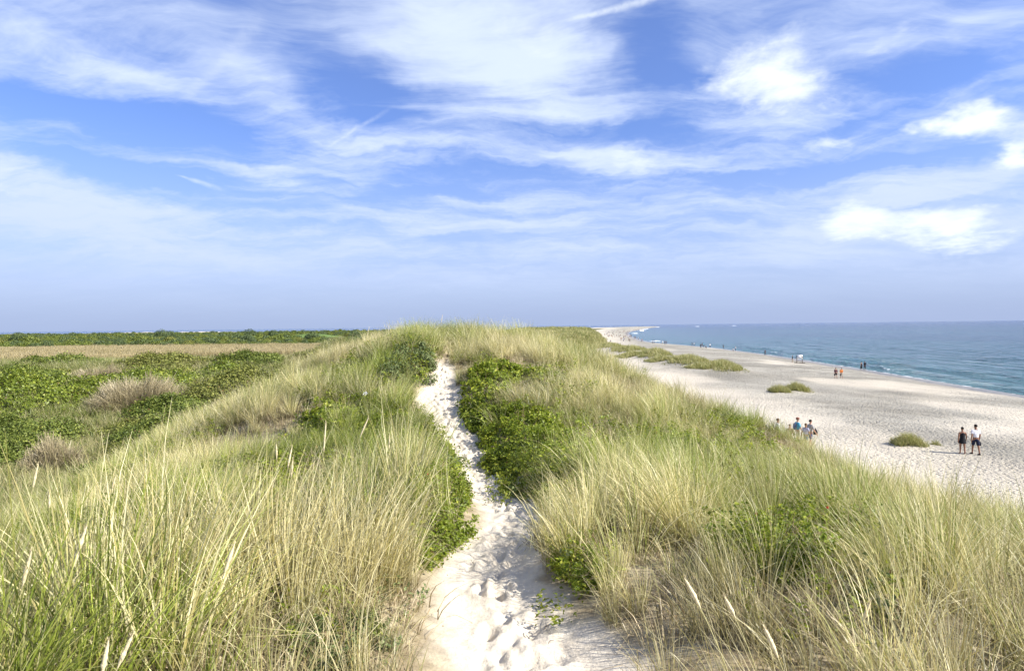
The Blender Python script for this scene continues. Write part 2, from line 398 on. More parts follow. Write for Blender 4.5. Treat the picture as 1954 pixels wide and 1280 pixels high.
def water_material():
    m, g = new_mat("sea_water")
    pos = g.n('ShaderNodeNewGeometry').outputs['Position']
    deep, foam = g.attr('deep'), g.attr('foam')
    st = g.n('ShaderNodeMapping', ins={'Vector': pos, 'Rotation': (0, 0, R(12)), 'Scale': (1.0, 0.38, 1.0)}).outputs[0]
    w1 = g.noise(st, 0.12, 3.0, 0.6, 0.3); w2 = g.noise(st, 0.55, 4.0, 0.62, 0.4); w3 = g.noise(st, 2.6, 3.0, 0.6)
    patch = g.noise(g.n('ShaderNodeMapping', ins={'Vector': pos, 'Scale': (0.006, 0.0022, 1.0)}).outputs[0], 1.0, 3.0)
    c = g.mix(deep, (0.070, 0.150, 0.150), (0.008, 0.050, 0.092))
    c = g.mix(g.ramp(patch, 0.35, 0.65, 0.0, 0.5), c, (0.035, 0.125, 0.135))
    c = g.mix(g.attr('far'), c, (0.006, 0.040, 0.115))  # distant water darkened and blued in place of reflected higher sky
    hgt = g.m('ADD', g.m('MULTIPLY', w1, 4.0), g.m('ADD', g.m('MULTIPLY', w2, 1.4), g.m('MULTIPLY', w3, 0.22)))
    b = g.n('ShaderNodeBsdfPrincipled', ins={'Base Color': c, 'Roughness': 0.09, 'IOR': 1.333, 'Normal': bump(g, hgt, 1.0), 'Specular IOR Level': 0.34})
    fn = g.noise(g.n('ShaderNodeMapping', ins={'Vector': pos, 'Scale': (1.2, 0.5, 1.0)}).outputs[0], 1.0, 6.0, 0.7)
    fm = g.ramp(g.m('ADD', foam, g.m('MULTIPLY', g.m('SUBTRACT', fn, 0.5), 1.6)), 0.42, 0.62)
    caps = g.noise(g.n('ShaderNodeMapping', ins={'Vector': pos, 'Scale': (0.22, 0.07, 1.0)}).outputs[0], 1.0, 4.0, 0.6)
    fm = g.m('MAXIMUM', fm, g.ramp(g.m('ADD', caps, g.m('MULTIPLY', g.m('SUBTRACT', w2, 0.5), 0.25)), 0.755, 0.80, 0.0, g.ramp(g.attr('far'), 0.0, 0.10, 0.7, 0.0)))
    fo = g.n('ShaderNodeBsdfPrincipled', ins={'Base Color': (0.78, 0.80, 0.80, 1), 'Roughness': 0.8})
    mx = g.n('ShaderNodeMixShader', ins={0: fm, 1: b.outputs[0], 2: fo.outputs[0]})
    finish(g, mx.outputs[0])
    return m

def blade_material(name, green, green2, straw, straw2, base, trans=0.35, clump_tone=False):
    """blades: 'bl' = (dryness of the blade, place along it, brightness); the clump adds its own 'dry'"""
    m, g = new_mat(name)
    a = g.n('ShaderNodeAttribute', attribute_name='bl', attribute_type='GEOMETRY').outputs['Color']
    r_, t_, v_ = g.n('ShaderNodeSeparateColor', ins={0: a}).outputs[0:3]
    dry = g.attr('dry', 'INSTANCER')
    k = g.ramp(g.m('ADD', g.m('ADD', r_, dry), g.m('MULTIPLY', t_, 0.30)), 0.55, 1.35)
    cg = g.mix(v_, green, green2); cs = g.mix(v_, straw, straw2)
    c = g.mix(k, cg, cs)
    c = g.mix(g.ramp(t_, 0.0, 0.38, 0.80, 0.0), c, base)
    tone = g.m('ADD', 0.55, g.m('MULTIPLY', g.attr('tone', 'INSTANCER'), 0.65)) if clump_tone else 1.0
    c = g.vm('SCALE', c, s=tone)
    d = g.n('ShaderNodeBsdfPrincipled', ins={'Base Color': c, 'Roughness': 0.42, 'Specular IOR Level': 0.45})
    tr = g.n('ShaderNodeBsdfTranslucent', ins={'Color': c})
    finish(g, g.n('ShaderNodeMixShader', ins={0: trans, 1: d.outputs[0], 2: tr.outputs[0]}).outputs[0])
    return m
def leaf_material(name, dark, mid, pale, trans=0.35, rough=0.45):
    m, g = new_mat(name)
    v = g.attr('lf')
    c = g.mix(g.ramp(v, 0.0, 0.6, smooth=False), dark, mid)
    c = g.mix(g.ramp(v, 0.6, 0.93, smooth=False), c, pale)
    c = g.mix(g.ramp(v, 0.965, 0.975, smooth=False), c, (0.17, 0.11, 0.035))
    d = g.n('ShaderNodeBsdfPrincipled', ins={'Base Color': c, 'Roughness': rough, 'Specular IOR Level': 0.35})
    tr = g.n('ShaderNodeBsdfTranslucent', ins={'Color': c})
    finish(g, g.n('ShaderNodeMixShader', ins={0: trans, 1: d.outputs[0], 2: tr.outputs[0]}).outputs[0])
    return m
def plain_material(name, col, rough=0.7, var=0.12, scale=9.0, spec=0.3):
    m, g = new_mat(name)
    co = g.n('ShaderNodeTexCoord').outputs['Object']
    n = g.noise(co, scale, 4.0, 0.6)
    lo, hi = tuple(c * (1 - var) for c in col), tuple(min(1.0, c * (1 + var)) for c in col)
    b = g.n('ShaderNodeBsdfPrincipled', ins={'Base Color': g.mix(g.ramp(n, 0.3, 0.7), lo, hi), 'Roughness': rough, 'Specular IOR Level': spec, 'Normal': bump(g, n, 0.004)})
    finish(g, b.outputs[0])
    return m

M_GROUND = ground_material()
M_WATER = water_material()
M_MARRAM = blade_material("marram_blades", (0.155, 0.215, 0.021), (0.345, 0.395, 0.068), (0.500, 0.420, 0.150), (0.86, 0.78, 0.47), (0.115, 0.082, 0.036), 0.30, True)  # last colour: brown thatch base, darkened to paint the shaded gaps
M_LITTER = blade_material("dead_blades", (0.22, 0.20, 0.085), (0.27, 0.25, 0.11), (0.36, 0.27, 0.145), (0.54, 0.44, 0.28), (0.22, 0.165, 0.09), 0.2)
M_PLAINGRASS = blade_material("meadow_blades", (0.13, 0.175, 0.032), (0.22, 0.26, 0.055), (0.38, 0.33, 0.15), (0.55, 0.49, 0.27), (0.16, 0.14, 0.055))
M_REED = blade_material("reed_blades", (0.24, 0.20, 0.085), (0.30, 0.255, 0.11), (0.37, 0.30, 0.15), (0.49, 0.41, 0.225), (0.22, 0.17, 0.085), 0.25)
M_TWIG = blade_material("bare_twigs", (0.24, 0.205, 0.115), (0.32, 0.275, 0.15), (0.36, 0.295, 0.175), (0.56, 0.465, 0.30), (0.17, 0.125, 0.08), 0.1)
M_ROSE = leaf_material("rose_leaves", (0.105, 0.150, 0.014), (0.225, 0.285, 0.025), (0.48, 0.50, 0.070), 0.45)
M_YELLOW = leaf_material("yellow_green_leaves", (0.120, 0.165, 0.016), (0.220, 0.260, 0.026), (0.38, 0.38, 0.065), 0.40)
M_WILLOW = leaf_material("willow_leaves", (0.075, 0.108, 0.034), (0.150, 0.190, 0.062), (0.29, 0.32, 0.13), 0.25, 0.6)
M_SHRUB = leaf_material("shrub_leaves", (0.070, 0.100, 0.016), (0.160, 0.200, 0.032), (0.32, 0.35, 0.075), 0.3, 0.55)
M_BRIGHT = leaf_material("bright_shrub_leaves", (0.090, 0.128, 0.015), (0.200, 0.250, 0.028), (0.37, 0.40, 0.065), 0.35, 0.4)
M_OLIVE = leaf_material("olive_shrub_leaves", (0.100, 0.118, 0.022), (0.200, 0.212, 0.042), (0.36, 0.36, 0.095), 0.25, 0.6)
M_TREE = leaf_material("tree_leaves", (0.050, 0.080, 0.030), (0.105, 0.145, 0.050), (0.19, 0.225, 0.078), 0.2, 0.6)
M_BARK = plain_material("bark", (0.10, 0.075, 0.05), 0.9, 0.3)
M_CANE = plain_material("rose_canes", (0.24, 0.17, 0.10), 0.9, 0.3)
M_HIP = plain_material("rose_hip_skin", (0.55, 0.06, 0.02), 0.35, 0.1)
M_SEED = plain_material("seed_head_straw", (0.70, 0.60, 0.37), 0.8, 0.15, 60.0)
M_STEM = plain_material("stalk_straw", (0.46, 0.42, 0.20), 0.7, 0.15, 40.0)
M_PETAL = plain_material("petal_white", (0.80, 0.76, 0.76), 0.6, 0.05)

# ------------------------------------------------------------------ ground: one polar sheet round the viewpoint, split where beach, dune and plain meet
def build_ground():
    th = np.concatenate([np.arange(-180, -56, 4.0), np.arange(-56, 56, 0.22), np.arange(56, 180, 4.0)])
    nr = 430
    r = 0.6 * (3300 / 0.6) ** (np.arange(nr) / (nr - 1))
    TH, RR = np.meshgrid(np.radians(th), r, indexing='ij')
    X, Y = np.sin(TH) * RR, np.cos(TH) * RR
    Z = height(X, Y)
    u = np.abs(X - path_x(Y))
    inside = sstep(1.32, 1.05, u) * (Y > 1.6) * (Y < 27.0)
    Z = Z - 0.16 * inside
    s = shore_x(Y) - X
    f = foot_x(Y)
    edge = X - f + 5.0 * fbm(X / 7, Y / 9, 81, 3)
    beach = sstep(-1.5, 3.0, edge) * (Y < 2800)
    wavy = s + 3.0 * fbm(X / 9, Y / 9, 87, 3)
    wet = sstep(7.0, 2.4, wavy)
    wrack = np.exp(-((wavy - 2.6) / 1.2) ** 2) * sstep(260, 120, Y)
    w = path_half(Y)
    sand = sstep(w + 0.35, w + 0.05, u + 0.25 * fbm(X / 0.5, Y / 0.5, 91, 2)) * sstep(20.0, 18.8, Y) * (Y > -6)
    blow = np.zeros_like(X)
    for (bx, by, br) in BLOWOUTS:
        blow = np.maximum(blow, sstep(1.2, 0.6, np.hypot((X - bx) / br, (Y - by) / (br * 1.3)) + 0.9 * fbm(X / (br * .6), Y / (br * .6), 93, 3)))
    foot = np.exp(-((edge + 1.0) / 2.0) ** 2) * (Y < 120)
    coast = sstep(1190, 1240, Y) * sstep(-0.06, 0.12, fbm(X / 55, Y / 70, 97, 3)) * (X < -480)
    beltsand = sstep(0.16, 0.26, fbm(X / 9, Y / 14, 99, 3)) * (Y > 60) * sstep(-14, -3, X - f) * (Y < 900)
    spit = sstep(1300, 1500, Y) * (X > 60)
    sand = np.clip(np.maximum.reduce([sand, blow, foot * 0.8, coast, beltsand, spit]), 0, 1)
    drift = np.clip(sstep(13 + 0.02 * Y, 2, edge + 9 * fbm(X / 14, Y / 18, 103, 3)) + 0.8 * sstep(0.10, 0.30, fbm(X / 12, Y / 30, 107, 3)), 0, 1)
    plainness = sstep(0.5, -4.0, X + 17 + 0.10 * np.minimum(Y, 40) - 5 * fbm(X / 5, Y / 5, 109, 2)) * (Y < 60) + (Y >= 60) * sstep(3, -3, X - f)
    veg = np.clip(plainness, 0, 1) * 0.5
    veg = np.maximum(veg, 0.95 * sstep(1.0, 0.6, np.hypot((X + 134) / 26, (Y - 420) / 60)))
    kinds = np.where(beach > 0.5, 1, np.where(veg > 0.25, 2, 0))
    V = np.stack([X, Y, Z], -1).reshape(-1, 3)
    nt = len(th)
    i, j = np.meshgrid(np.arange(nt), np.arange(nr - 1), indexing='ij')
    i2 = (i + 1) % nt
    F = np.stack([i * nr + j, i * nr + j + 1, i2 * nr + j + 1, i2 * nr + j], -1).reshape(-1, 4)[:, ::-1]
    kf = kinds.reshape(-1)[F[:, 0]]
    at = {'sand': sand, 'beach': beach, 'wet': wet, 'veg': veg, 'wrack': wrack, 'drift': drift}
    for k, nm in enumerate(('dune_ground', 'beach', 'plain_ground')):
        ff = F[kf == k]
        if k == 0:      # close the sheet under the viewpoint
            c = np.arange(nt) * nr
        used, inv = np.unique(ff, return_inverse=True)
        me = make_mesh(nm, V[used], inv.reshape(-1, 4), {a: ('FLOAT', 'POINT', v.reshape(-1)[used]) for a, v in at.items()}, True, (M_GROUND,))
        tag(link(nm, me), kind='structure')
BLOWOUTS = [(5.3, 18.6, 0.55), (1.35, 17.0, 0.35), (-5.0, 21.5, 0.45), (9.6, 16.0, 0.5), (-4.2, 3.4, 0.35), (10.5, 11.2, 0.6), (-40.5, 146.0, 2.4), (-46.5, 147, 1.0), (3.2, 25.0, 0.5)]

def build_path():
    y = np.arange(1.3, 27.2, 0.034)
    uu = np.arange(-1.36, 1.361, 0.030)
    Yg, U = np.meshgrid(y, uu, indexing='ij')
    X = U + path_x(Yg)
    Z = height(X, Yg, False) + 0.012 - 0.10 * sstep(1.24, 1.36, np.abs(U))
    w = path_half(Yg)
    core = sstep(w + 0.25, w - 0.15, np.abs(U))
    D = 0.035 * fbm(X / 0.35, Yg / 0.35, 201, 3) + 0.05 * fbm(X / 0.9, Yg / 0.9, 207, 2) + 0.010 * fbm(X / 0.09, Yg / 0.09, 211, 2)
    rng = np.random.default_rng(5)
    for k in range(760):
        fy = 1.4 + 25.5 * rng.random() ** 1.15
        fw = float(path_half(np.array(fy)))
        fu = rng.normal(0, 0.42) * fw
        a = rng.normal(0, 0.35); L, W = rng.uniform(0.09, 0.13), rng.uniform(0.040, 0.058)
        i0, i1 = np.searchsorted(y, fy - 0.4), np.searchsorted(y, fy + 0.4)
        j0, j1 = np.searchsorted(uu, fu - 0.4), np.searchsorted(uu, fu + 0.4)
        if i1 <= i0 or j1 <= j0: continue
        dy, du = Yg[i0:i1, j0:j1] - fy, U[i0:i1, j0:j1] - fu
        p, q = dy * math.cos(a) + du * math.sin(a), -dy * math.sin(a) + du * math.cos(a)
        rr = (p / L) ** 2 + (q / W) ** 2
        dep = rng.uniform(0.012, 0.038)
        D[i0:i1, j0:j1] += -dep * np.exp(-rr ** 2.4) + dep * 0.35 * np.exp(-((np.sqrt(rr) - 1.5) / 0.35) ** 2)
    Z = Z + D * (0.25 + 0.75 * core)
    n = len(uu)
    V = np.stack([X, Yg, Z], -1).reshape(-1, 3)
    i, j = np.meshgrid(np.arange(len(y) - 1), np.arange(n - 1), indexing='ij')
    F = np.stack([i * n + j, i * n + j + 1, (i + 1) * n + j + 1, (i + 1) * n + j], -1).reshape(-1, 4)
    sand = sstep(w + 0.30, w + 0.02, np.abs(U) + 0.35 * fbm(X / 0.4, Yg / 0.4, 221, 3)) * sstep(20.0, 18.8, Yg)
    z0 = np.zeros(len(V))
    me = make_mesh('sand_path', V, F, {'sand': ('FLOAT', 'POINT', sand.ravel()), **{k: ('FLOAT', 'POINT', z0) for k in ('beach', 'wet', 'veg', 'wrack', 'drift')}}, True, (M_GROUND,))
    tag(link('sand_path', me), kind='structure')

def build_sea():
    th = np.concatenate([np.arange(-60, 4, 1.0), np.arange(4, 60, 0.19), np.arange(60, 100, 2.0)])
    r = np.concatenate([45 * (900 / 45) ** (np.arange(260) / 260), 900 * (90000 / 900) ** (np.arange(40) / 39)])
    TH, RR = np.meshgrid(np.radians(th), r, indexing='ij')
    X, Y = np.sin(TH) * RR, np.cos(TH) * RR
    s = X - shore_x(Y)                       # distance out from the waterline
    n = fbm(X / 30, Y / 60, 301, 3)
    fade = sstep(700, 120, RR)
    ph = s / 7.5 + 2.0 * n + 0.004 * Y
    shoal = np.exp(-np.clip(s, 0, 400) / 22)
    amp = (0.14 + 0.22 * np.exp(-((s - 9) / 8) ** 2)) * (0.35 + 1.3 * vnoise(X / 14, Y / 34, 307)) * sstep(0.0, 3.0, s)
    crest = np.clip(np.sin(2 * math.pi * ph), -1, 1)
    Z = fade * (amp * (np.maximum(crest, -0.4) ** 3 * 1.0 + 0.3 * crest) + 0.10 * fbm(X / 5, Y / 10, 311, 3) * sstep(0, 4, s))
    foam = sstep(1.7, 0.2, s + 1.6 * fbm(X / 4, Y / 7, 313, 3)) * 0.46
    foam = np.maximum(foam, 0.46 * np.exp(-((s - 5.5 - 6 * fbm(X / 40, Y / 25, 317, 2)) / 0.75) ** 2) * sstep(0.48, 0.62, vnoise(X / 9, Y / 16, 319)))
    # breakers over the bar off the far spit
    foam = np.maximum(foam, 0.85 * sstep(5.5, 2.0, np.abs(s - 4 - 8 * vnoise(X / 30, Y / 30, 321))) * sstep(330, 400, Y) * sstep(0.40, 0.60, vnoise(X / 40, Y / 60, 323)))
    tip = sstep(16, 5, np.abs((X - 560 - (Y - 2300) * 0.9))) * sstep(1900, 2000, Y) * sstep(3200, 3000, Y)
    foam = np.maximum(foam, 0.9 * tip)
    foam = foam * (s > -14)
    deep = 1 - np.exp(-np.clip(s, 0, None) / 75)
    deep = np.where(X < 0, 1.0, deep)
    nr = len(r)
    V = np.stack([X, Y, Z], -1).reshape(-1, 3)
    i, j = np.meshgrid(np.arange(len(th) - 1), np.arange(nr - 1), indexing='ij')
    F = np.stack([i * nr + j, i * nr + j + 1, (i + 1) * nr + j + 1, (i + 1) * nr + j], -1).reshape(-1, 4)[:, ::-1]
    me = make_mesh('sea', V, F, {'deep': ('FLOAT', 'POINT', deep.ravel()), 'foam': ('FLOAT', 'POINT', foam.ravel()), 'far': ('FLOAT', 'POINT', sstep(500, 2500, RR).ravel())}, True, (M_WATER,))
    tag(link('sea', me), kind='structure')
build_ground(); build_path(); build_sea()

# ------------------------------------------------------------------ grass: clumps of single blades set out over the dune
def tuft(name, mat, nb, length, width, spread, droop, wind, dry=(0.0, 1.0), segs=4, radius=0.10, seed=0, lenvar=0.35, kink=0.0):
    rng = np.random.default_rng(seed)
    ph = rng.uniform(0, 2 * math.pi, nb); rad = radius * np.sqrt(rng.random(nb))
    bx, by = rad * np.cos(ph), rad * np.sin(ph)
    az = ph + rng.normal(0, 0.7, nb)
    L = length * (1 - lenvar * rng.random(nb) ** 1.3)
    a0 = np.abs(rng.normal(0, spread, nb)) * (0.5 + rad / radius)
    cv = np.abs(rng.normal(droop, droop * 0.6, nb))
    t = np.linspace(0, 1, segs + 1)
    P = np.zeros((nb, segs + 1, 3)); P[:, 0, 0], P[:, 0, 1] = bx, by
    for k in range(1, segs + 1):
        tm = (t[k] + t[k - 1]) / 2
        ang = a0 + cv * tm ** 1.6
        dx_, dy_, dz_ = np.sin(ang) * np.cos(az) + wind * tm ** 1.2, np.sin(ang) * np.sin(az), np.cos(ang)
        nn = np.sqrt(dx_ ** 2 + dy_ ** 2 + dz_ ** 2)
        st = (L * (t[k] - t[k - 1]) / nn)
        P[:, k] = P[:, k - 1] + np.stack([dx_ * st, dy_ * st, dz_ * st], -1)
    snap = rng.random(nb) < kink
    if snap.any():
        kq = segs // 2
        fa = rng.uniform(0, 6.28, nb); dn = rng.uniform(-0.55, 0.25, nb)
        for k in range(kq + 1, segs + 1):
            st = (L / segs)[snap]
            P[snap, k] = P[snap, k - 1] + np.stack([np.cos(fa[snap]) * st * 0.8, np.sin(fa[snap]) * st * 0.8, dn[snap] * st], -1)
    P[:, 0, 2] -= 0.06
    tw = rng.uniform(0, 2 * math.pi, nb)
    W = width * (0.7 + 0.6 * rng.random(nb))
    side = np.stack([np.cos(tw), np.sin(tw), np.zeros(nb)], -1)
    wt = np.array([1.0 if q < 0.5 else (1 - (q - 0.5) / 0.5) ** 0.8 for q in t]); wt[-1] = 0.12
    off = side[:, None, :] * (W[:, None] * wt[None, :])[:, :, None] * 0.5
    V = np.stack([P - off, P + off], 2).reshape(-1, 3)
    m = (segs + 1) * 2
    b0 = (np.arange(nb) * m)[:, None]; k = np.arange(segs)[None, :] * 2
    F = np.stack([b0 + k, b0 + k + 1, b0 + k + 3, b0 + k + 2], -1).reshape(-1, 4)
    dv = rng.uniform(dry[0], dry[1], nb); br = np.where(rng.random(nb) < 0.14, 1.15, rng.random(nb) ** 1.35)  # some blades near-white, as painted highlights
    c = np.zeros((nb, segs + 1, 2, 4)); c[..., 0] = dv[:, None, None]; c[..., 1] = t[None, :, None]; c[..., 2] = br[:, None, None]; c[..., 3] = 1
    me = make_mesh(name, V, F, {'bl': ('FLOAT_COLOR', 'POINT', c.reshape(-1, 4))}, False, (mat,))
    return bpy.data.objects.new(name, me)       # a pattern for the scatter, not placed itself

def scatter(name, variants, pos, rot, scl, var, dry, label, cat, tone=None):
    """one object of kind stuff: the patterns repeated over the points"""
    n = len(pos)
    me = bpy.data.meshes.new(name)
    me.vertices.add(n); me.vertices.foreach_set('co', np.asarray(pos, np.float32).ravel())
    for k, kind, val in (('rot', 'FLOAT_VECTOR', rot), ('scl', 'FLOAT_VECTOR', scl), ('dry', 'FLOAT', dry), ('tone', 'FLOAT', np.ones(n) if tone is None else tone)):
        a = me.attributes.new(k, kind, 'POINT'); a.data.foreach_set('vector' if kind == 'FLOAT_VECTOR' else 'value', np.asarray(val, np.float32).ravel())
    a = me.attributes.new('var', 'INT', 'POINT'); a.data.foreach_set('value', np.asarray(var, np.int32))
    me.update()
    o = link(name, me); tag(o, label, cat, kind='stuff')
    t = bpy.data.node_groups.new(name, 'GeometryNodeTree')
    t.interface.new_socket('Geometry', in_out='INPUT', socket_type='NodeSocketGeometry')
    t.interface.new_socket('Geometry', in_out='OUTPUT', socket_type='NodeSocketGeometry')
    gi, go = t.nodes.new('NodeGroupInput'), t.nodes.new('NodeGroupOutput')
    jn = t.nodes.new('GeometryNodeJoinGeometry'); ip = t.nodes.new('GeometryNodeInstanceOnPoints')
    for v in variants:
        oi = t.nodes.new('GeometryNodeObjectInfo'); oi.inputs['Object'].default_value = v
        gt = t.nodes.new('GeometryNodeGeometryToInstance')
        t.links.new(oi.outputs['Geometry'], gt.inputs[0]); t.links.new(gt.outputs[0], jn.inputs[0])
    def na(nm, typ):
        q = t.nodes.new('GeometryNodeInputNamedAttribute'); q.data_type = typ; q.inputs['Name'].default_value = nm
        return [s for s in q.outputs if s.enabled and s.name == 'Attribute'][0]
    t.links.new(gi.outputs[0], ip.inputs['Points']); t.links.new(jn.outputs[0], ip.inputs['Instance'])
    ip.inputs['Pick Instance'].default_value = True
    t.links.new(na('var', 'INT'), ip.inputs['Instance Index'])
    t.links.new(na('rot', 'FLOAT_VECTOR'), ip.inputs['Rotation'])
    t.links.new(na('scl', 'FLOAT_VECTOR'), ip.inputs['Scale'])
    t.links.new(ip.outputs[0], go.inputs[0])
    md = o.modifiers.new('scatter', 'NODES'); md.node_group = t
    return o

def in_bush(x, y, grow=1.0):
    k = np.zeros_like(x)
    for b in BUSHES:
        k = np.maximum(k, 1.25 - np.hypot((x - b[0]) / (b[2] * grow), (y - b[1]) / (b[3] * grow)))
    return np.clip(k * 2.0, 0, 1)
# x, y, half-width, half-depth, height, kind, label
BUSHES = [
    (-0.64, 16.4, 0.52, 2.0, 0.46, 'rose', 'narrow green rose bush hugging the seaward bank just below the crest of the path'),
    (0.22, 13.2, 0.74, 1.7, 0.46, 'rose', 'green rose bush on the seaward bank where the path is widest'),
    (1.00, 10.6, 0.90, 2.2, 0.48, 'rose', 'broadest green rose bush on the seaward side, halfway along the path'),
    (0.72, 7.8, 0.30, 0.9, 0.34, 'rose', 'small rose bush with reddish leaves on the seaward edge of the path'),
    (0.58, 5.0, 0.17, 0.30, 0.36, 'rose', 'little dark green rose bush shaded by tall grass beside the near path'),
    (-1.42, 10.8, 0.46, 1.9, 0.26, 'rose', 'low green rose bush on the inner bend, upper landward edge of the path'),
    (-0.90, 7.3, 0.36, 1.65, 0.34, 'rose', 'long green rose bush with an orange-red hip along the landward edge of the path'),
    (-4.1, 15.2, 0.95, 1.0, 0.55, 'rose', 'rose bush with one white flower in the hollow left of the path'),
    (-2.75, 13.8, 0.55, 0.9, 0.36, 'rose', 'green rose bush below a pale grass tuft on the landward bank'),
    (-3.05, 18.5, 0.82, 1.2, 0.56, 'willow', 'dark grey-green creeping willow overhanging the path near the crest'),
    (-0.98, 3.6, 0.24, 0.32, 0.20, 'willow', 'small-leaved dark shrublet at the foot of the nearest left grass clump'),
    (-4.1, 5.1, 0.45, 0.75, 0.50, 'willow', 'dark creeping willow among grass at the left edge of view'),
    (2.05, 4.75, 0.34, 0.42, 0.52, 'rose', 'green rose bush with a red hip in the right foreground grass'),
    (3.05, 5.85, 0.36, 0.46, 0.52, 'rose', 'rose bush with a red hip low among leaning grass on the right slope'),
    (5.7, 9.6, 0.42, 0.7, 0.45, 'rose', 'green rose bush low on the right slope near the beach'),
    (3.75, 12.2, 0.85, 0.8, 0.50, 'rose', 'green rose bush half hidden in grass on the right shoulder of the dune'),
    (-5.3, 9.6, 1.25, 1.3, 0.34, 'yellow', 'yellow-green leafy patch in the grass left of the path'),
    (-8.0, 10.6, 1.3, 1.1, 0.34, 'yellow', 'yellow-green leafy patch at the far left edge of the dune'),
    (-3.1, 7.4, 0.85, 0.75, 0.32, 'yellow', 'small yellow-green leafy patch behind the nearest left grass'),
    (1.0, 17.2, 0.60, 1.1, 0.42, 'rose', 'green rose bush showing through grass high on the seaward slope'),
    (-0.35, 17.5, 0.65, 0.9, 0.42, 'rose', 'green rose bush among grass right of the narrow upper path'),
    (5.4, 7.5, 0.30, 0.4, 0.35, 'willow', 'dark low shrub in a gap of the grass on the lower right slope'),
]


def dune_points(n, x0, x1, y0, y1, rng):
    x, y = rng.uniform(x0, x1, n), rng.uniform(y0, y1, n)
    k = np.abs(x) < (y * 0.90 + 3.0)
    return x[k], y[k]
def put(x, y, rng, nv, size, lean, dry, zmul=1.0, sink=0.0):
    n = len(x)
    z = height(x, y) - sink
    rot = np.zeros((n, 3)); rot[:, 2] = lean + rng.normal(0, 0.60, n)
    rot[:, 0] = rng.normal(0, 0.14, n); rot[:, 1] = rng.normal(0, 0.14, n)
    s = np.asarray(size) * np.ones(n)
    scl = np.stack([s, s, s * zmul * rng.uniform(0.85, 1.15, n)], -1)
    return np.stack([x, y, z], -1), rot, scl, rng.integers(0, nv, n), dry

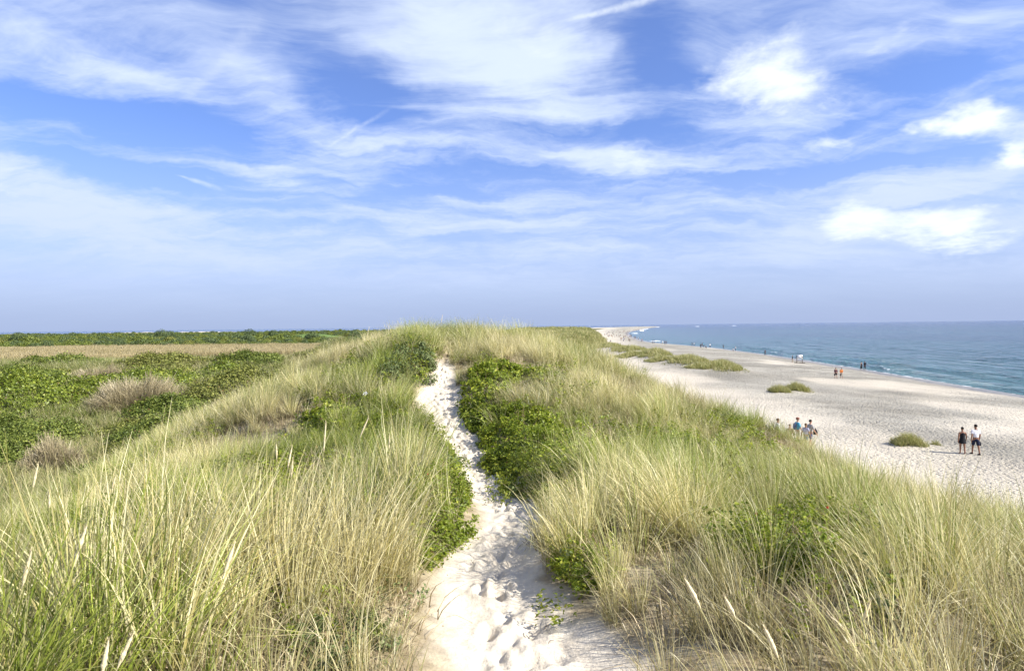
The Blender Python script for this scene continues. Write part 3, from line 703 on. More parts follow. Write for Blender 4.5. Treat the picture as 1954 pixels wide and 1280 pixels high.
def build_marram():
    rng = np.random.default_rng(21)
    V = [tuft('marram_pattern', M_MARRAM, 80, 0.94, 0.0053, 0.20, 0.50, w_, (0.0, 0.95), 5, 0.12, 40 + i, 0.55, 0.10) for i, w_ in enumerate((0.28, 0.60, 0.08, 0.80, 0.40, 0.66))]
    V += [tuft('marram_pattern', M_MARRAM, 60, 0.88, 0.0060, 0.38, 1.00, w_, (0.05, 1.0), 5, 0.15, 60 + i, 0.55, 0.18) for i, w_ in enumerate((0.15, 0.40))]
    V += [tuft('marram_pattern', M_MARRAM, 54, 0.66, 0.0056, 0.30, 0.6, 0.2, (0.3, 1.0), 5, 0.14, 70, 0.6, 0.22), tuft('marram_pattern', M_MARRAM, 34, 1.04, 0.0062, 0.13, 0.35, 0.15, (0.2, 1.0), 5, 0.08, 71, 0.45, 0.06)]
    # clump centres first, then clumps of tufts round them
    x, y = dune_points(29000, -24, 24, 1.0, 44, rng)
    u = x - path_x(y)
    w = path_half(y)
    cl = vnoise(x / 1.1, y / 1.1, 401) * 0.6 + vnoise(x / 3.1, y / 3.1, 403) * 0.4
    edge = foot_x(y) - x
    floor = 0.08 + 0.34 * sstep(7, 4, y)
    dens = (floor + (1 - floor) * sstep(0.30, 0.52, cl)) * sstep(0.8, 4.0, edge)
    dens = dens * sstep(w + np.where(u > 0, 0.06, 0.16), w + np.where(u > 0, 0.22, 0.36), np.abs(u) - 0.18 * (vnoise(x / 0.7, y / 0.7, 407) - 0.4)) 
    dens = dens * (1 - 0.80 * in_bush(x, y, 0.8))
    dens = dens * np.where((u < 0) & (u > -1.05) & (y > 6.3) & (y < 12.2), 0.10, 1.0)     # only low bushes along the inner bend
    dens = dens * sstep(-19, -11, x + 0.10 * y)                     # thins out into the scrub on the landward side
    dens = np.where((y > 19.7) & (y < 26) & (np.abs(u) < 0.5), 0.75, dens)      # grass closes over the path at the crest
    dens = np.where((u > path_half(y) + 0.12) & (u < 3.2) & (y < 5.2) & (y > 2.2), np.maximum(dens, 0.62), dens)
    for (bx, by, br) in BLOWOUTS:
        dens = dens * sstep(0.9, 1.6, np.hypot((x - bx) / br, (y - by) / (br * 1.3)))
    dens = dens * np.where(y > 27, 0.55, 1.0) * np.where((y < 1.9) & (np.abs(x) < 1.2), 0, 1) * (np.hypot(x, y) > 1.5)
    k = rng.random(len(x)) < dens
    x, y, u, cl = x[k], y[k], u[k], cl[k]
    right = sstep(-0.5, 1.5, u)
    lean = np.where(u > 0, math.pi - 0.25, 0.25) + 0.5 * (vnoise(x / 2.5, y / 2.5, 409) - 0.5)
    lean = np.where((u < 0) & (y > 10), 0.4 + 1.2 * vnoise(x / 3, y / 3, 411), lean)
    patch = vnoise(x / 2.2, y / 2.2, 413) * 0.65 + vnoise(x / 0.8, y / 0.8, 415) * 0.35
    dry = (patch - 0.5) * 1.5 + 0.16 + 0.20 * right + rng.normal(0, 0.10, len(x))
    dry = dry + 0.55 * np.exp(-(((x + 7.0 + (y - 12) * 0.02) / 2.8) ** 2)) * (y > 9) * (u < -2)        # pale flank on the landward side
    dry = dry - 0.30 * np.exp(-(((x + 3.6) / 2.2) ** 2 + ((y - 8.8) / 1.9) ** 2)) + 0.20 * sstep(8, 3, y)
    dry = dry - 0.10 * sstep(14, 20, y) * right
    size = 0.50 + 0.42 * vnoise(x / 1.5, y / 1.5, 417) + 0.30 * rng.random(len(x))
    lo = 0.62 + 0.20 * sstep(7, 4.5, y)
    size = size * (lo + (1.24 - lo) * sstep(0.36, 0.62, cl))
    size = size * np.where((u < 0) & (u > -2.6) & (y < 6.4), 1.14, 1.0)
    size = size * (1 - 0.32 * np.exp(-(((x + 3.6) / 2.0) ** 2 + ((y - 9.3) / 1.9) ** 2)))
    size = size * np.where(y > 14, 0.92, 1.0) * np.where(y > 19, 0.9, np.clip(0.55 + 0.5 * np.abs(np.abs(u) - path_half(y)), 0.55, 1.0))
    pos, rot, scl, var, dry = put(x, y, rng, len(V), size, lean, dry)
    scl[:, :2] *= np.where(y > 12, 1.25, 1.0)[:, None]
    tone = np.clip(-0.05 + 0.75 * vnoise(x / 1.3, y / 1.3, 441) + 0.75 * (cl - 0.3) + rng.normal(0, 0.20, len(x)), 0, 1)
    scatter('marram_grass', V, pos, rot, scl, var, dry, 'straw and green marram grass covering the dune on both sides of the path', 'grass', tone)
    # flattened dead blades and short growth between the clumps
    L = [tuft('litter_pattern', M_LITTER, 34, 0.34, 0.0060, 0.85, 0.9, 0.1, (0.1, 1.0), 3, 0.16, 90 + i) for i in range(4)]
    x, y = dune_points(24000, -20, 20, 1.0, 27, rng)
    u = x - path_x(y); w = path_half(y)
    dens = sstep(w + 0.12, w + 0.5, np.abs(u) - 0.30 * (vnoise(x / 0.5, y / 0.5, 421) - 0.45)) * sstep(0.5, 3.0, foot_x(y) - x) * sstep(0.25, 0.6, vnoise(x / 0.9, y / 0.9, 423) + 0.15) * (1 - 0.7 * in_bush(x, y))
    k = rng.random(len(x)) < dens
    x, y = x[k], y[k]
    pos, rot, scl, var, dry = put(x, y, rng, len(L), rng.uniform(0.7, 1.3, len(x)), rng.uniform(0, 6.28, len(x)), rng.uniform(0.0, 0.5, len(x)), 0.75)
    scatter('dead_grass', L, pos, rot, scl, var, dry, 'short brown dead grass lying between the marram clumps', 'grass')
build_marram()

# ------------------------------------------------------------------ leafy bushes on the dune
def leaf_cloud(P, N, size, rng, aspect=0.62, fold=0.35):
    """folded leaf blades of two triangles at points P with outward directions N"""
    n = len(P)
    N = N + rng.normal(0, 0.55, (n, 3)); N /= np.linalg.norm(N, axis=1)[:, None]
    A = rng.normal(0, 1, (n, 3)); A -= N * np.sum(A * N, 1)[:, None]; A /= np.linalg.norm(A, axis=1)[:, None]
    Bv = np.cross(N, A)
    s = (np.asarray(size) * rng.uniform(0.5, 1.5, n))[:, None]
    v0 = P - A * s * 0.5; v2 = P + A * s * 0.5 - N * s * 0.12
    m = P + A * s * 0.03 + N * s * fold * 0.35
    v1 = m + Bv * s * aspect * 0.5; v3 = m - Bv * s * aspect * 0.5
    V = np.stack([v0, v1, v2, v3], 1).reshape(-1, 3)
    i = np.arange(n)[:, None] * 4
    F = np.concatenate([i + np.array([[0, 1, 2]]), i + np.array([[0, 2, 3]])], 1).reshape(-1, 3)
    return V, F
def tubes(paths, radii, k=5):
    """tapered tubes along polylines; returns verts, quads"""
    VV, FF, b = [], [], 0
    for P, r in zip(paths, radii):
        P = np.asarray(P, float); n = len(P)
        T_ = np.gradient(P, axis=0); T_ /= np.linalg.norm(T_, axis=1)[:, None] + 1e-9
        ref = np.array([0.31, 0.87, 0.38])
        s1 = np.cross(T_, ref); s1 /= np.linalg.norm(s1, axis=1)[:, None] + 1e-9
        s2 = np.cross(T_, s1)
        a = np.arange(k) * 2 * math.pi / k
        rr = np.asarray(r, float) * np.ones(n)
        V = P[:, None, :] + rr[:, None, None] * (np.cos(a)[None, :, None] * s1[:, None, :] + np.sin(a)[None, :, None] * s2[:, None, :])
        VV.append(V.reshape(-1, 3))
        i, j = np.meshgrid(np.arange(n - 1), np.arange(k), indexing='ij')
        FF.append((np.stack([i * k + j, i * k + (j + 1) % k, (i + 1) * k + (j + 1) % k, (i + 1) * k + j], -1) + b).reshape(-1, 4))
        b += n * k
    return np.concatenate(VV), np.concatenate(FF)
def hip_mesh():
    """rose hip: a flattened fruit with a ring of sepals at its end"""
    k, rows = 10, [(0.001, -0.012), (0.008, -0.010), (0.012, -0.003), (0.0125, 0.003), (0.009, 0.009), (0.004, 0.0115), (0.0045, 0.013)]
    a = np.arange(k) * 2 * math.pi / k
    V = np.concatenate([np.stack([r_ * np.cos(a), r_ * np.sin(a), np.full(k, z_)], -1) for r_, z_ in rows])
    i, j = np.meshgrid(np.arange(len(rows) - 1), np.arange(k), indexing='ij')
    F = np.stack([i * k + j, i * k + (j + 1) % k, (i + 1) * k + (j + 1) % k, (i + 1) * k + j], -1).reshape(-1, 4)
    sv, sf = [], []
    for q in range(5):
        c, s = math.cos(q * 1.2566), math.sin(q * 1.2566); b = len(V) + 3 * q
        sv += [(0.004 * c - 0.002 * s, 0.004 * s + 0.002 * c, 0.012), (0.004 * c + 0.002 * s, 0.004 * s - 0.002 * c, 0.012), (0.013 * c, 0.013 * s, 0.022)]
        sf.append((b, b + 1, b + 2))
    return make_mesh('rose_hip', np.concatenate([V, sv]), [F, np.array(sf)], None, True, (M_HIP,))
HIP = hip_mesh()
def flower_mesh():
    V, F = [], []
    for q in range(5):
        a = q * 1.2566; b = len(V)
        for r_, w_, z_ in ((0.006, 0.0, 0.0), (0.03, -0.45, 0.014), (0.045, -0.25, 0.02), (0.045, 0.25, 0.02), (0.03, 0.45, 0.014)):
            V.append((r_ * math.cos(a + w_), r_ * math.sin(a + w_), z_))
        F += [(b, b + 1, b + 2), (b, b + 2, b + 3), (b, b + 3, b + 4)]
    return make_mesh('flower', np.array(V), np.array(F), None, False, (M_PETAL,))

def shoots(rng, n, cx, cy, rx, ry, h, ground, per=26, jag=0.5, spread=0.055):
    """leaf points strung along many uneven upright shoots, with outward directions"""
    m = max(8, n // per)
    a, r_ = rng.uniform(0, 2 * math.pi, m), np.sqrt(rng.random(m))
    wob = 0.70 + 0.60 * vnoise(np.cos(a) * 2.1 + cx * 3 + 9, np.sin(a) * 2.1 + cy * 3 + 9, 501)
    x, y = cx + rx * r_ * np.cos(a) * wob, cy + ry * r_ * np.sin(a) * wob
    lump = 0.34 + 0.85 * vnoise(x / 0.5 + 3, y / 0.5, 503) + 0.62 * rng.random(m) ** 2
    top = h * np.clip(1 - r_ ** 3.0, 0.16, 1) ** 0.6 * lump
    tx, ty = np.cos(a) * r_ * 0.45 + rng.normal(0, 0.22, m), np.sin(a) * r_ * 0.45 + rng.normal(0, 0.22, m)
    ok = np.where(vnoise(x / 0.28 + 17, y / 0.28, 509) > 0.30)[0]
    k = rng.choice(ok, n) if len(ok) > 4 else rng.integers(0, m, n)
    q = 1 - 0.85 * rng.random(n) ** 1.5
    sp = spread * (1.15 - 0.75 * q)
    z0 = ground(x, y) if ground else np.zeros(m)
    P = np.stack([x[k] + tx[k] * top[k] * q, y[k] + ty[k] * top[k] * q, z0[k] + top[k] * q], -1) + rng.normal(0, 1, (n, 3)) * sp[:, None] * np.array([1, 1, 0.5])
    N = np.stack([tx[k] * 1.2, ty[k] * 1.2, 0.8 + 0 * q], -1)
    return P, N, q, r_[k]
def branches(rng, n, cx, cy, rx, ry, h, zf, rad):
    paths, rr = [], []
    for _ in range(n):
        a, q = rng.uniform(0, 6.28), math.sqrt(rng.random()) * 0.8
        x1, y1 = cx + rx * q * math.cos(a), cy + ry * q * math.sin(a)
        x0, y0 = cx + (x1 - cx) * 0.45, cy + (y1 - cy) * 0.45
        zb, zt = zf(x0, y0) - 0.04, zf(x1, y1) + h * rng.uniform(0.5, 0.85) * math.sqrt(max(0.1, 1 - q * q))
        t = np.linspace(0, 1, 4)
        wob = rng.normal(0, 0.04, (4, 3)) * h; wob[0] = 0
        paths.append(np.stack([x0 + (x1 - x0) * t, y0 + (y1 - y0) * t, zb + (zt - zb) * t ** 0.8], -1) + wob)
        rr.append(rad * (1 - 0.7 * t))
    return tubes(paths, rr, 4)
def build_bushes():
    rng = np.random.default_rng(31)
    names = {'rose': 'rose_bush', 'willow': 'creeping_willow', 'yellow': 'leafy_groundcover'}
    mats = {'rose': M_ROSE, 'willow': M_WILLOW, 'yellow': M_YELLOW}
    for bi, (cx, cy, rx, ry, h, kind, label) in enumerate(BUSHES):
        z0 = H1(cx, cy)
        t = thing(names[kind], label, {'rose': 'bush', 'willow': 'shrub', 'yellow': 'plant'}[kind], (cx, cy, z0), 0, 'low bushes along the dune path')
        dist = math.hypot(cx, cy)
        size = max(0.030, 0.0042 * dist) * {'rose': 1.0, 'willow': 0.75, 'yellow': 0.9}[kind]
        lai = {'rose': 4.2, 'willow': 4.0, 'yellow': 2.6}[kind]
        n = int(lai * math.pi * rx * ry / (0.32 * size * size) * (1 + 0.5 * h / max(rx, ry)))
        n = min(n, 23000)
        g = lambda x, y: height(x, y, False) - z0
        P, N, q, r_ = shoots(rng, n, 0, 0, rx * 1.15, ry * 1.15, h * 0.76, lambda x, y: height(x + cx, y + cy) - z0, spread=size * 1.5)
        V, F = leaf_cloud(P, N, size, rng, {'rose': 0.66, 'willow': 0.5, 'yellow': 0.45}[kind])
        spot = vnoise(P[:, 0] * 4 + bi * 7, P[:, 1] * 4, 507)
        lf = np.clip(0.18 + 0.62 * rng.random(n) * (0.5 + 0.9 * spot) + 0.3 * (rng.random(n) > 0.90), 0, 0.95)
        lf = np.where(rng.random(n) > (0.985 if bi != 3 else 0.90), 1.0, lf)
        tag(link('foliage', make_mesh('foliage', V, F, {'lf': ('FLOAT', 'POINT', np.repeat(lf, 4))}, False, (mats[kind],)), t), kind='stuff')
        Vb, Fb = branches(rng, int(14 + 40 * rx * ry), 0, 0, rx * 1.1, ry * 1.1, h * 1.30, lambda x, y: H1(x + cx, y + cy) - z0, 0.006)
        tag(link('branches', make_mesh('branches', Vb, Fb, None, True, (M_CANE,)), t), kind='stuff')
        hips = {6: 1, 12: 1, 13: 1, 2: 1}.get(bi, 0)
        for k in range(hips):
            i = rng.choice(np.where((q > 0.93) & (r_ < 0.85))[0])
            ob = link('rose_hip', HIP, t, tuple(P[i] + np.array([0, 0, 0.02])))
            ob.scale = (1.0,) * 3; ob.rotation_euler = (rng.normal(0, 0.6), rng.normal(0, 0.6), 0)
        if bi == 7:
            i = np.where((q > 0.93) & (P[:, 1] < 0) & (r_ < 0.8))[0][0]
            ob = link('flower', flower_mesh(), t, tuple(P[i] + np.array([0, 0, 0.03]))); ob.rotation_euler = (0.7, 0, 0); ob.scale = (1.3,) * 3
build_bushes()

def build_undergrowth():
    rng = np.random.default_rng(35)
    def sprig(mat, n, size, h, seed):
        r2 = np.random.default_rng(seed)
        P, N, q, r_ = shoots(r2, n, 0, 0, 0.20, 0.20, h, None, 16, 0.5, size * 1.3)
        V, F = leaf_cloud(P, N, size, r2, 0.55)
        lf = np.where(r2.random(n) > 0.98, 1.0, np.clip(0.15 + 0.75 * r2.random(n), 0, 0.95))
        return bpy.data.objects.new('sprig_pattern', make_mesh('sprig_pattern', V, F, {'lf': ('FLOAT', 'POINT', np.repeat(lf, 4))}, False, (mat,)))
    S = [sprig(M_YELLOW, 170, 0.040, 0.34, 1), sprig(M_ROSE, 170, 0.042, 0.30, 2), sprig(M_YELLOW, 130, 0.036, 0.26, 3), sprig(M_ROSE, 190, 0.045, 0.38, 4), sprig(M_WILLOW, 180, 0.030, 0.24, 5)]
    x, y = dune_points(9000, -14, 12, 3.5, 25, rng)
    u = x - path_x(y); w = path_half(y)
    d = sstep(0.50, 0.68, vnoise(x / 1.7, y / 1.7, 431) * 0.6 + vnoise(x / 0.6, y / 0.6, 433) * 0.4) * sstep(w + 0.22, w + 0.45, np.abs(u)) * np.where(u < 0, 1.0, 0.7)
    d = np.maximum(d, 0.35 * in_bush(x, y, 1.25) * sstep(w + 0.26, w + 0.42, np.abs(u)))
    d = np.maximum(d, 0.55 * np.exp(-(((x + 4.6) / 3.4) ** 2 + ((y - 9.2) / 2.2) ** 2)))
    d = d * np.where((u < 0) & (u > -0.9) & (y > 6.3) & (y < 12.2), 0.15, 1.0)
    k = rng.random(len(x)) < d
    x, y = x[k], y[k]
    pos, rot, scl, var, dry = put(x, y, rng, len(S), rng.uniform(0.7, 1.4, len(x)) * np.clip(0.45 + 0.08 * y, 0.6, 1.15), rng.uniform(0, 6.28, len(x)), 0 * x)
    scatter('leafy_undergrowth', S, pos, rot, scl, var, dry, 'low leafy green plants woven through the dune grass', 'undergrowth')
build_undergrowth()

# ------------------------------------------------------------------ seed-bearing stalks standing out of the grass
def build_stalks():
    rng = np.random.default_rng(41)
    for (x, y, L, lean, head, label) in STALKS:
        z0 = H1(x, y)
        t = thing('grass_stalk', label, 'grass stalk', (x, y, z0))
        s = np.linspace(0, 1, 9)
        px_ = lean * L * s ** 1.7; pz = L * s * math.sqrt(max(0.2, 1 - (lean * 0.75) ** 2)) - 0.03
        P = np.stack([px_, 0.05 * L * s ** 2 * rng.normal(), pz], -1)
        Vs, Fs = tubes([P], [0.0030 - 0.0012 * s], 5)
        link('stem', make_mesh('stem', Vs, Fs, None, True, (M_STEM,)), t)
        d = P[-1] - P[-2]; d /= np.linalg.norm(d)
        hs = np.linspace(-0.02, 1, 11)
        Q = P[-1] + d * (hs * head)[:, None] + np.stack([0.10 * lean * head * hs ** 2, 0 * hs, -0.04 * head * hs ** 2], -1)
        prof = 0.0080 * np.sin(np.pi * np.clip(hs, 0.02, 0.985) ** 0.75) ** 0.7 + 0.0008
        prof = prof * (1 + 0.14 * rng.normal(0, 1, len(prof)))
        Vh, Fh = tubes([Q], [prof], 8)
        # bristling spikelets along the spike
        ns = 90
        tt = rng.random(ns); ii = np.clip((tt * 10).astype(int), 0, 10)
        base = P[-1] + d * (tt * head)[:, None]
        a = rng.uniform(0, 6.28, ns)
        sd = np.stack([np.cos(a), np.sin(a), 0 * a], -1)
        tip = base + sd * (prof[ii] * 1.9)[:, None] + d * 0.016
        w_ = np.cross(sd, d) * 0.0018
        SV = np.stack([base - w_, base + w_, tip], 1).reshape(-1, 3)
        SF = (np.arange(ns)[:, None] * 3 + np.arange(3)[None, :]) + len(Vh)
        link('seed_head', make_mesh('seed_head', np.concatenate([Vh, SV]), [Fh, SF], None, True, (M_SEED,)), t)
STALKS = [
    (-2.24, 2.7, 0.75, 0.20, 0.17, 'pale seed stalk nearest the left edge, standing over dark willow leaves'),
    (-2.09, 2.75, 0.76, 0.17, 0.19, 'pale seed stalk second from the left edge in the foreground grass'),
    (-1.59, 2.3, 0.51, 0.11, 0.13, 'short pale seed stalk cut by the bottom edge, left of its twin'),
    (-1.64, 2.35, 0.50, 0.23, 0.14, 'short pale seed stalk at the bottom edge, leaning to the right of its twin'),
    (-1.49, 2.9, 0.67, 0.17, 0.18, 'single pale seed stalk left of the tall straw clump'),
    (-3.68, 4.6, 1.09, 0.12, 0.18, 'thin seed stalk rising at the left edge before the dark scrub'),
    (-3.66, 4.9, 0.85, 0.05, 0.16, 'thin seed stalk beside the one at the left edge'),
    (-3.30, 4.9, 0.90, 0.19, 0.17, 'thin seed stalk over the yellow-green leafy patch'),
    (-2.83, 6.0, 0.54, 0.03, 0.14, 'short seed stalk over the grass left of the tall clump'),
    (-2.38, 6.3, 0.89, 0.03, 0.16, 'thin upright seed stalk at the left of the tall straw clump'),
    (-2.12, 5.6, 0.83, 0.11, 0.20, 'broad pale seed stalk in the middle of the tall straw clump'),
    (-1.97, 5.4, 0.78, 0.10, 0.17, 'pale seed stalk right behind the middle of the tall straw clump'),
    (-1.80, 5.8, 0.92, 0.06, 0.29, 'slender seed stalk above the tall clump towards the path'),
    (-1.83, 6.5, 0.99, 0.25, 0.22, 'bent seed stalk leaning towards the path'),
    (-1.37, 6.8, 0.76, 0.03, 0.17, 'short seed stalk nearest the path on the left'),
    (1.00, 2.7, 0.69, -0.28, 0.15, 'heavy pale seed stalk leaning left in the right foreground'),
    (1.14, 2.8, 0.58, -0.27, 0.12, 'pale seed stalk behind the heavy leaning one'),
    (1.18, 2.5, 0.51, -0.23, 0.14, 'leaning pale seed stalk at the bottom edge on the right'),
    (1.58, 3.0, 0.44, 0.22, 0.10, 'single white seed stalk leaning right in the lower right grass'),
    (2.72, 8.5, 0.60, -0.21, 0.27, 'thin seed stalk on the right shoulder before the beach'),
    (-4.21, 21.5, 0.39, -0.02, 0.39, 'thin seed stalk on the crest left of the path, against the sky'),
    (-3.38, 22.5, 0.32, -0.05, 0.38, 'tallest seed stalk on the crest, against the sky'),
    (-2.65, 23, 0.61, 0.10, 0.35, 'seed stalk over the rounded tuft at the crest'),
    (-1.04, 23, 0.45, 0.11, 0.31, 'seed stalk on the crest just right of the path'),
    (-4.96, 21, 0.87, 0.13, 0.32, 'leftmost seed stalk on the crest, against the sky'),
]

build_stalks()

# ------------------------------------------------------------------ embryo dunes and single tufts out on the beach
def clump_mesh(rng, mat, nb, rx, ry, length, width, ground, spread=0.35, wind=0.35, segs=3, dry=(0.3, 1.35)):
    """one mound of separate blades following the ground"""
    a, q = rng.uniform(0, 6.283, nb), np.sqrt(rng.random(nb))
    q = np.where(rng.random(nb) < 0.12, q * 1.35, q)
    wob = 0.65 + 0.6 * vnoise(np.cos(a) * 2 + 7, np.sin(a) * 2 + rx, 601)
    bx, by = rx * q * np.cos(a) * wob, ry * q * np.sin(a) * wob
    keep = vnoise(bx / 0.55 + 11 * rx, by / 0.55, 603) + 0.25 * rng.random(nb) > 0.36
    bx, by, q, a = bx[keep], by[keep], q[keep], a[keep]; nb = len(bx)
    L = length * np.clip(1 - 0.45 * q ** 2, 0.25, 1) * rng.uniform(0.55, 1.25, nb) * (0.6 + 0.7 * vnoise(bx / (0.35 * rx + 0.2), by / (0.35 * rx + 0.2), 605))
    az = rng.uniform(0, 6.283, nb); a0 = np.abs(rng.normal(0, spread, nb))
    t = np.linspace(0, 1, segs + 1)
    P = np.zeros((nb, segs + 1, 3)); P[:, 0] = np.stack([bx, by, ground(bx, by) - 0.04], -1)
    for k in range(1, segs + 1):
        tm = (t[k] + t[k - 1]) / 2
        ang = a0 + 0.6 * tm ** 1.6
        d = np.stack([np.sin(ang) * np.cos(az) - wind * tm, np.sin(ang) * np.sin(az), np.cos(ang)], -1)
        P[:, k] = P[:, k - 1] + d / np.linalg.norm(d, axis=1)[:, None] * (L / segs)[:, None]
    tw = rng.uniform(0, 6.283, nb)
    side = np.stack([np.cos(tw), np.sin(tw), 0 * tw], -1)
    wt = np.where(t < 0.5, 1.0, 1 - (t - 0.5) / 0.5 * 0.85)
    off = side[:, None, :] * (width * wt)[None, :, None] * 0.5
    V = np.stack([P - off, P + off], 2).reshape(-1, 3)
    m = (segs + 1) * 2
    b0 = (np.arange(nb) * m)[:, None]; k = np.arange(segs)[None, :] * 2
    F = np.stack([b0 + k, b0 + k + 1, b0 + k + 3, b0 + k + 2], -1).reshape(-1, 4)
    c = np.ones((nb, segs + 1, 2, 4)); c[..., 0] = rng.uniform(*dry, nb)[:, None, None]; c[..., 1] = t[None, :, None]; c[..., 2] = rng.random(nb)[:, None, None]
    return make_mesh('blades', V, F, {'bl': ('FLOAT_COLOR', 'POINT', c.reshape(-1, 4))}, False, (mat,))
# x, y, half-width, half-depth, blade length, blades, blade width, label
BEACH_TUFTS = [
    (25.9, 41.1, 1.25, 0.75, 0.75, 1500, 0.016, 'nearest green grass tuft alone on the beach, left of the couple in black and white'),
    (27.9, 41.4, 0.35, 0.25, 0.38, 160, 0.014, 'tiny grass sprig on the beach between the near tuft and the couple'),
    (30.9, 72.8, 1.5, 1.0, 0.85, 900, 0.028, 'small round grass tuft, left half of the pair out on the middle beach'),
    (33.4, 74.0, 2.0, 1.1, 0.95, 1300, 0.028, 'longer grass tuft, right half of the pair out on the middle beach'),
    (35.7, 106.6, 4.2, 6.0, 1.15, 2600, 0.045, 'grassy hummock at the near end of the beach dune ridge'),
    (31.7, 107.0, 2.6, 4.0, 1.0, 1200, 0.045, 'grassy hummock on the landward side of the near end of the beach dune ridge'),
    (33.8, 120.0, 4.6, 8.0, 1.2, 2600, 0.050, 'dark green grassy hummock, second from the near end of the beach dune ridge'),
    (29.6, 127.0, 3.0, 5.0, 1.1, 1100, 0.050, 'low grassy hummock on the landward flank of the beach dune ridge'),
    (41.1, 122.2, 2.2, 4.0, 0.9, 800, 0.045, 'separate small grass tuft seaward of the beach dune ridge'),
    (32.4, 141.8, 4.6, 9.0, 1.25, 2200, 0.060, 'grassy hummock in the middle of the beach dune ridge'),
    (27.4, 148.0, 3.4, 6.0, 1.1, 1200, 0.060, 'low grassy hummock left of the middle of the beach dune ridge'),
    (31.3, 165.3, 5.4, 11.0, 1.3, 2200, 0.070, 'broad grassy hummock towards the far end of the beach dune ridge'),
    (28.7, 188.8, 5.6, 11.0, 1.3, 1900, 0.080, 'farthest grassy hummock of the beach dune ridge'),
]
def build_beach_tufts():
    rng = np.random.default_rng(51)
    for (x, y, rx, ry, L, nb, wd, label) in BEACH_TUFTS:
        z0 = H1(x, y)
        me = clump_mesh(rng, M_BEACHGRASS, nb * 2, rx, ry, L, wd, lambda a, b: height(a + x, b + y) - z0)
        tag(link('beach_grass_tuft', me, None, (x, y, z0)), label, 'grass tuft', 'grass tufts on the beach')
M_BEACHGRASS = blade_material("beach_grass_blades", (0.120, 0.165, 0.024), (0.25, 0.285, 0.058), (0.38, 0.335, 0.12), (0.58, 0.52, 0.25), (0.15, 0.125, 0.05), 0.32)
build_beach_tufts()

# ------------------------------------------------------------------ scrub on the landward plain
def big_leaves(rng, n, rx, ry, h, size, ground, per=22, jag=0.5, noise_size=1.5):
    m = max(10, n // per)
    a, r_ = rng.uniform(0, 6.283, m), np.sqrt(rng.random(m))
    wob = 0.72 + 0.5 * vnoise(np.cos(a) * 2 + rx * 5, np.sin(a) * 2 + ry * 3, 701)
    x, y = rx * r_ * np.cos(a) * wob, ry * r_ * np.sin(a) * wob
    lump = 0.42 + 1.5 * jag * vnoise(x / noise_size + rx, y / noise_size + ry, 703) ** 1.3 + 0.35 * rng.random(m) ** 2
    top = h * np.clip(1 - r_ ** 2.4, 0.05, 1) ** 0.5 * lump
    k = rng.integers(0, m, n)
    q = 1 - 0.75 * rng.random(n) ** 1.7
    z0 = ground(x, y) if ground else np.zeros(m)
    P = np.stack([x[k] * (0.75 + 0.25 * q), y[k] * (0.75 + 0.25 * q), z0[k] + top[k] * q], -1) + rng.normal(0, 1, (n, 3)) * size * np.array([1.3, 1.3, 0.7])
    N = np.stack([np.cos(a[k]) * r_[k] * 0.9, np.sin(a[k]) * r_[k] * 0.9, 0.7 + 0 * q], -1)
    V, F = leaf_cloud(P, N, size, rng, 0.7)
    spot = vnoise(P[:, 0] / 0.6 + 5, P[:, 1] / 0.6, 705)
    lf = np.clip(0.10 + 0.8 * rng.random(n) * (0.35 + 1.0 * spot), 0, 0.95)
    lf = np.where(rng.random(n) > 0.992, 1.0, lf)
    return make_mesh('foliage', V, F, {'lf': ('FLOAT', 'POINT', np.repeat(lf, 4))}, False, (M_SHRUB,))
def woody(rng, n, rx, ry, h, zf, rad):
    V, F = branches(rng, n, 0, 0, rx, ry, h, zf, rad)
    return make_mesh('branches', V, F, None, True, (M_BARK,))
def twig_mesh(rng, n, rx, ry, h, zf, width):
    """leafless shrub: forking twigs fanning up from the base"""
    VV, FF, CC, b = [], [], [], 0
    a, r_ = rng.uniform(0, 6.283, n), np.sqrt(rng.random(n))
    wob = 0.60 + 0.75 * vnoise(np.cos(a) * 1.6 + rx * 7, np.sin(a) * 1.6, 709)
    x1, y1 = rx * r_ * np.cos(a) * wob, ry * r_ * np.sin(a) * wob
    x0, y0 = x1 * 0.35, y1 * 0.35
    zt = h * np.sqrt(np.clip(1 - r_ ** 2.2, 0.08, 1)) * rng.uniform(0.65, 1.1, n) * (0.45 + 0.85 * vnoise(x1 / 0.9 + 3 + rx, y1 / 0.9, 707))
    g0, g1 = zf(x0, y0), zf(x1, y1)
    t = np.linspace(0, 1, 4)
    P = np.stack([x0[:, None] + (x1 - x0)[:, None] * t ** 0.8, y0[:, None] + (y1 - y0)[:, None] * t ** 0.8, g0[:, None] + (g1 + zt - g0)[:, None] * t ** 1.1], -1)
    P[:, 1:] += rng.normal(0, 0.07 * h, (n, 3, 3))
    tw = rng.uniform(0, 6.283, n)
    off = np.stack([np.cos(tw), np.sin(tw), 0 * tw], -1)[:, None, :] * (width * (1 - 0.7 * t))[None, :, None] * 0.5
    V = np.stack([P - off, P + off], 2).reshape(-1, 3)
    b0 = (np.arange(n) * 8)[:, None]; k = np.arange(3)[None, :] * 2
    F = np.stack([b0 + k, b0 + k + 1, b0 + k + 3, b0 + k + 2], -1).reshape(-1, 4)
    c = np.ones((n, 4, 2, 4)); c[..., 0] = rng.uniform(0.2, 1, n)[:, None, None]; c[..., 1] = t[None, :, None]; c[..., 2] = rng.random(n)[:, None, None]
    return make_mesh('twigs', V, F, {'bl': ('FLOAT_COLOR', 'POINT', c.reshape(-1, 4))}, False, (M_TWIG,))
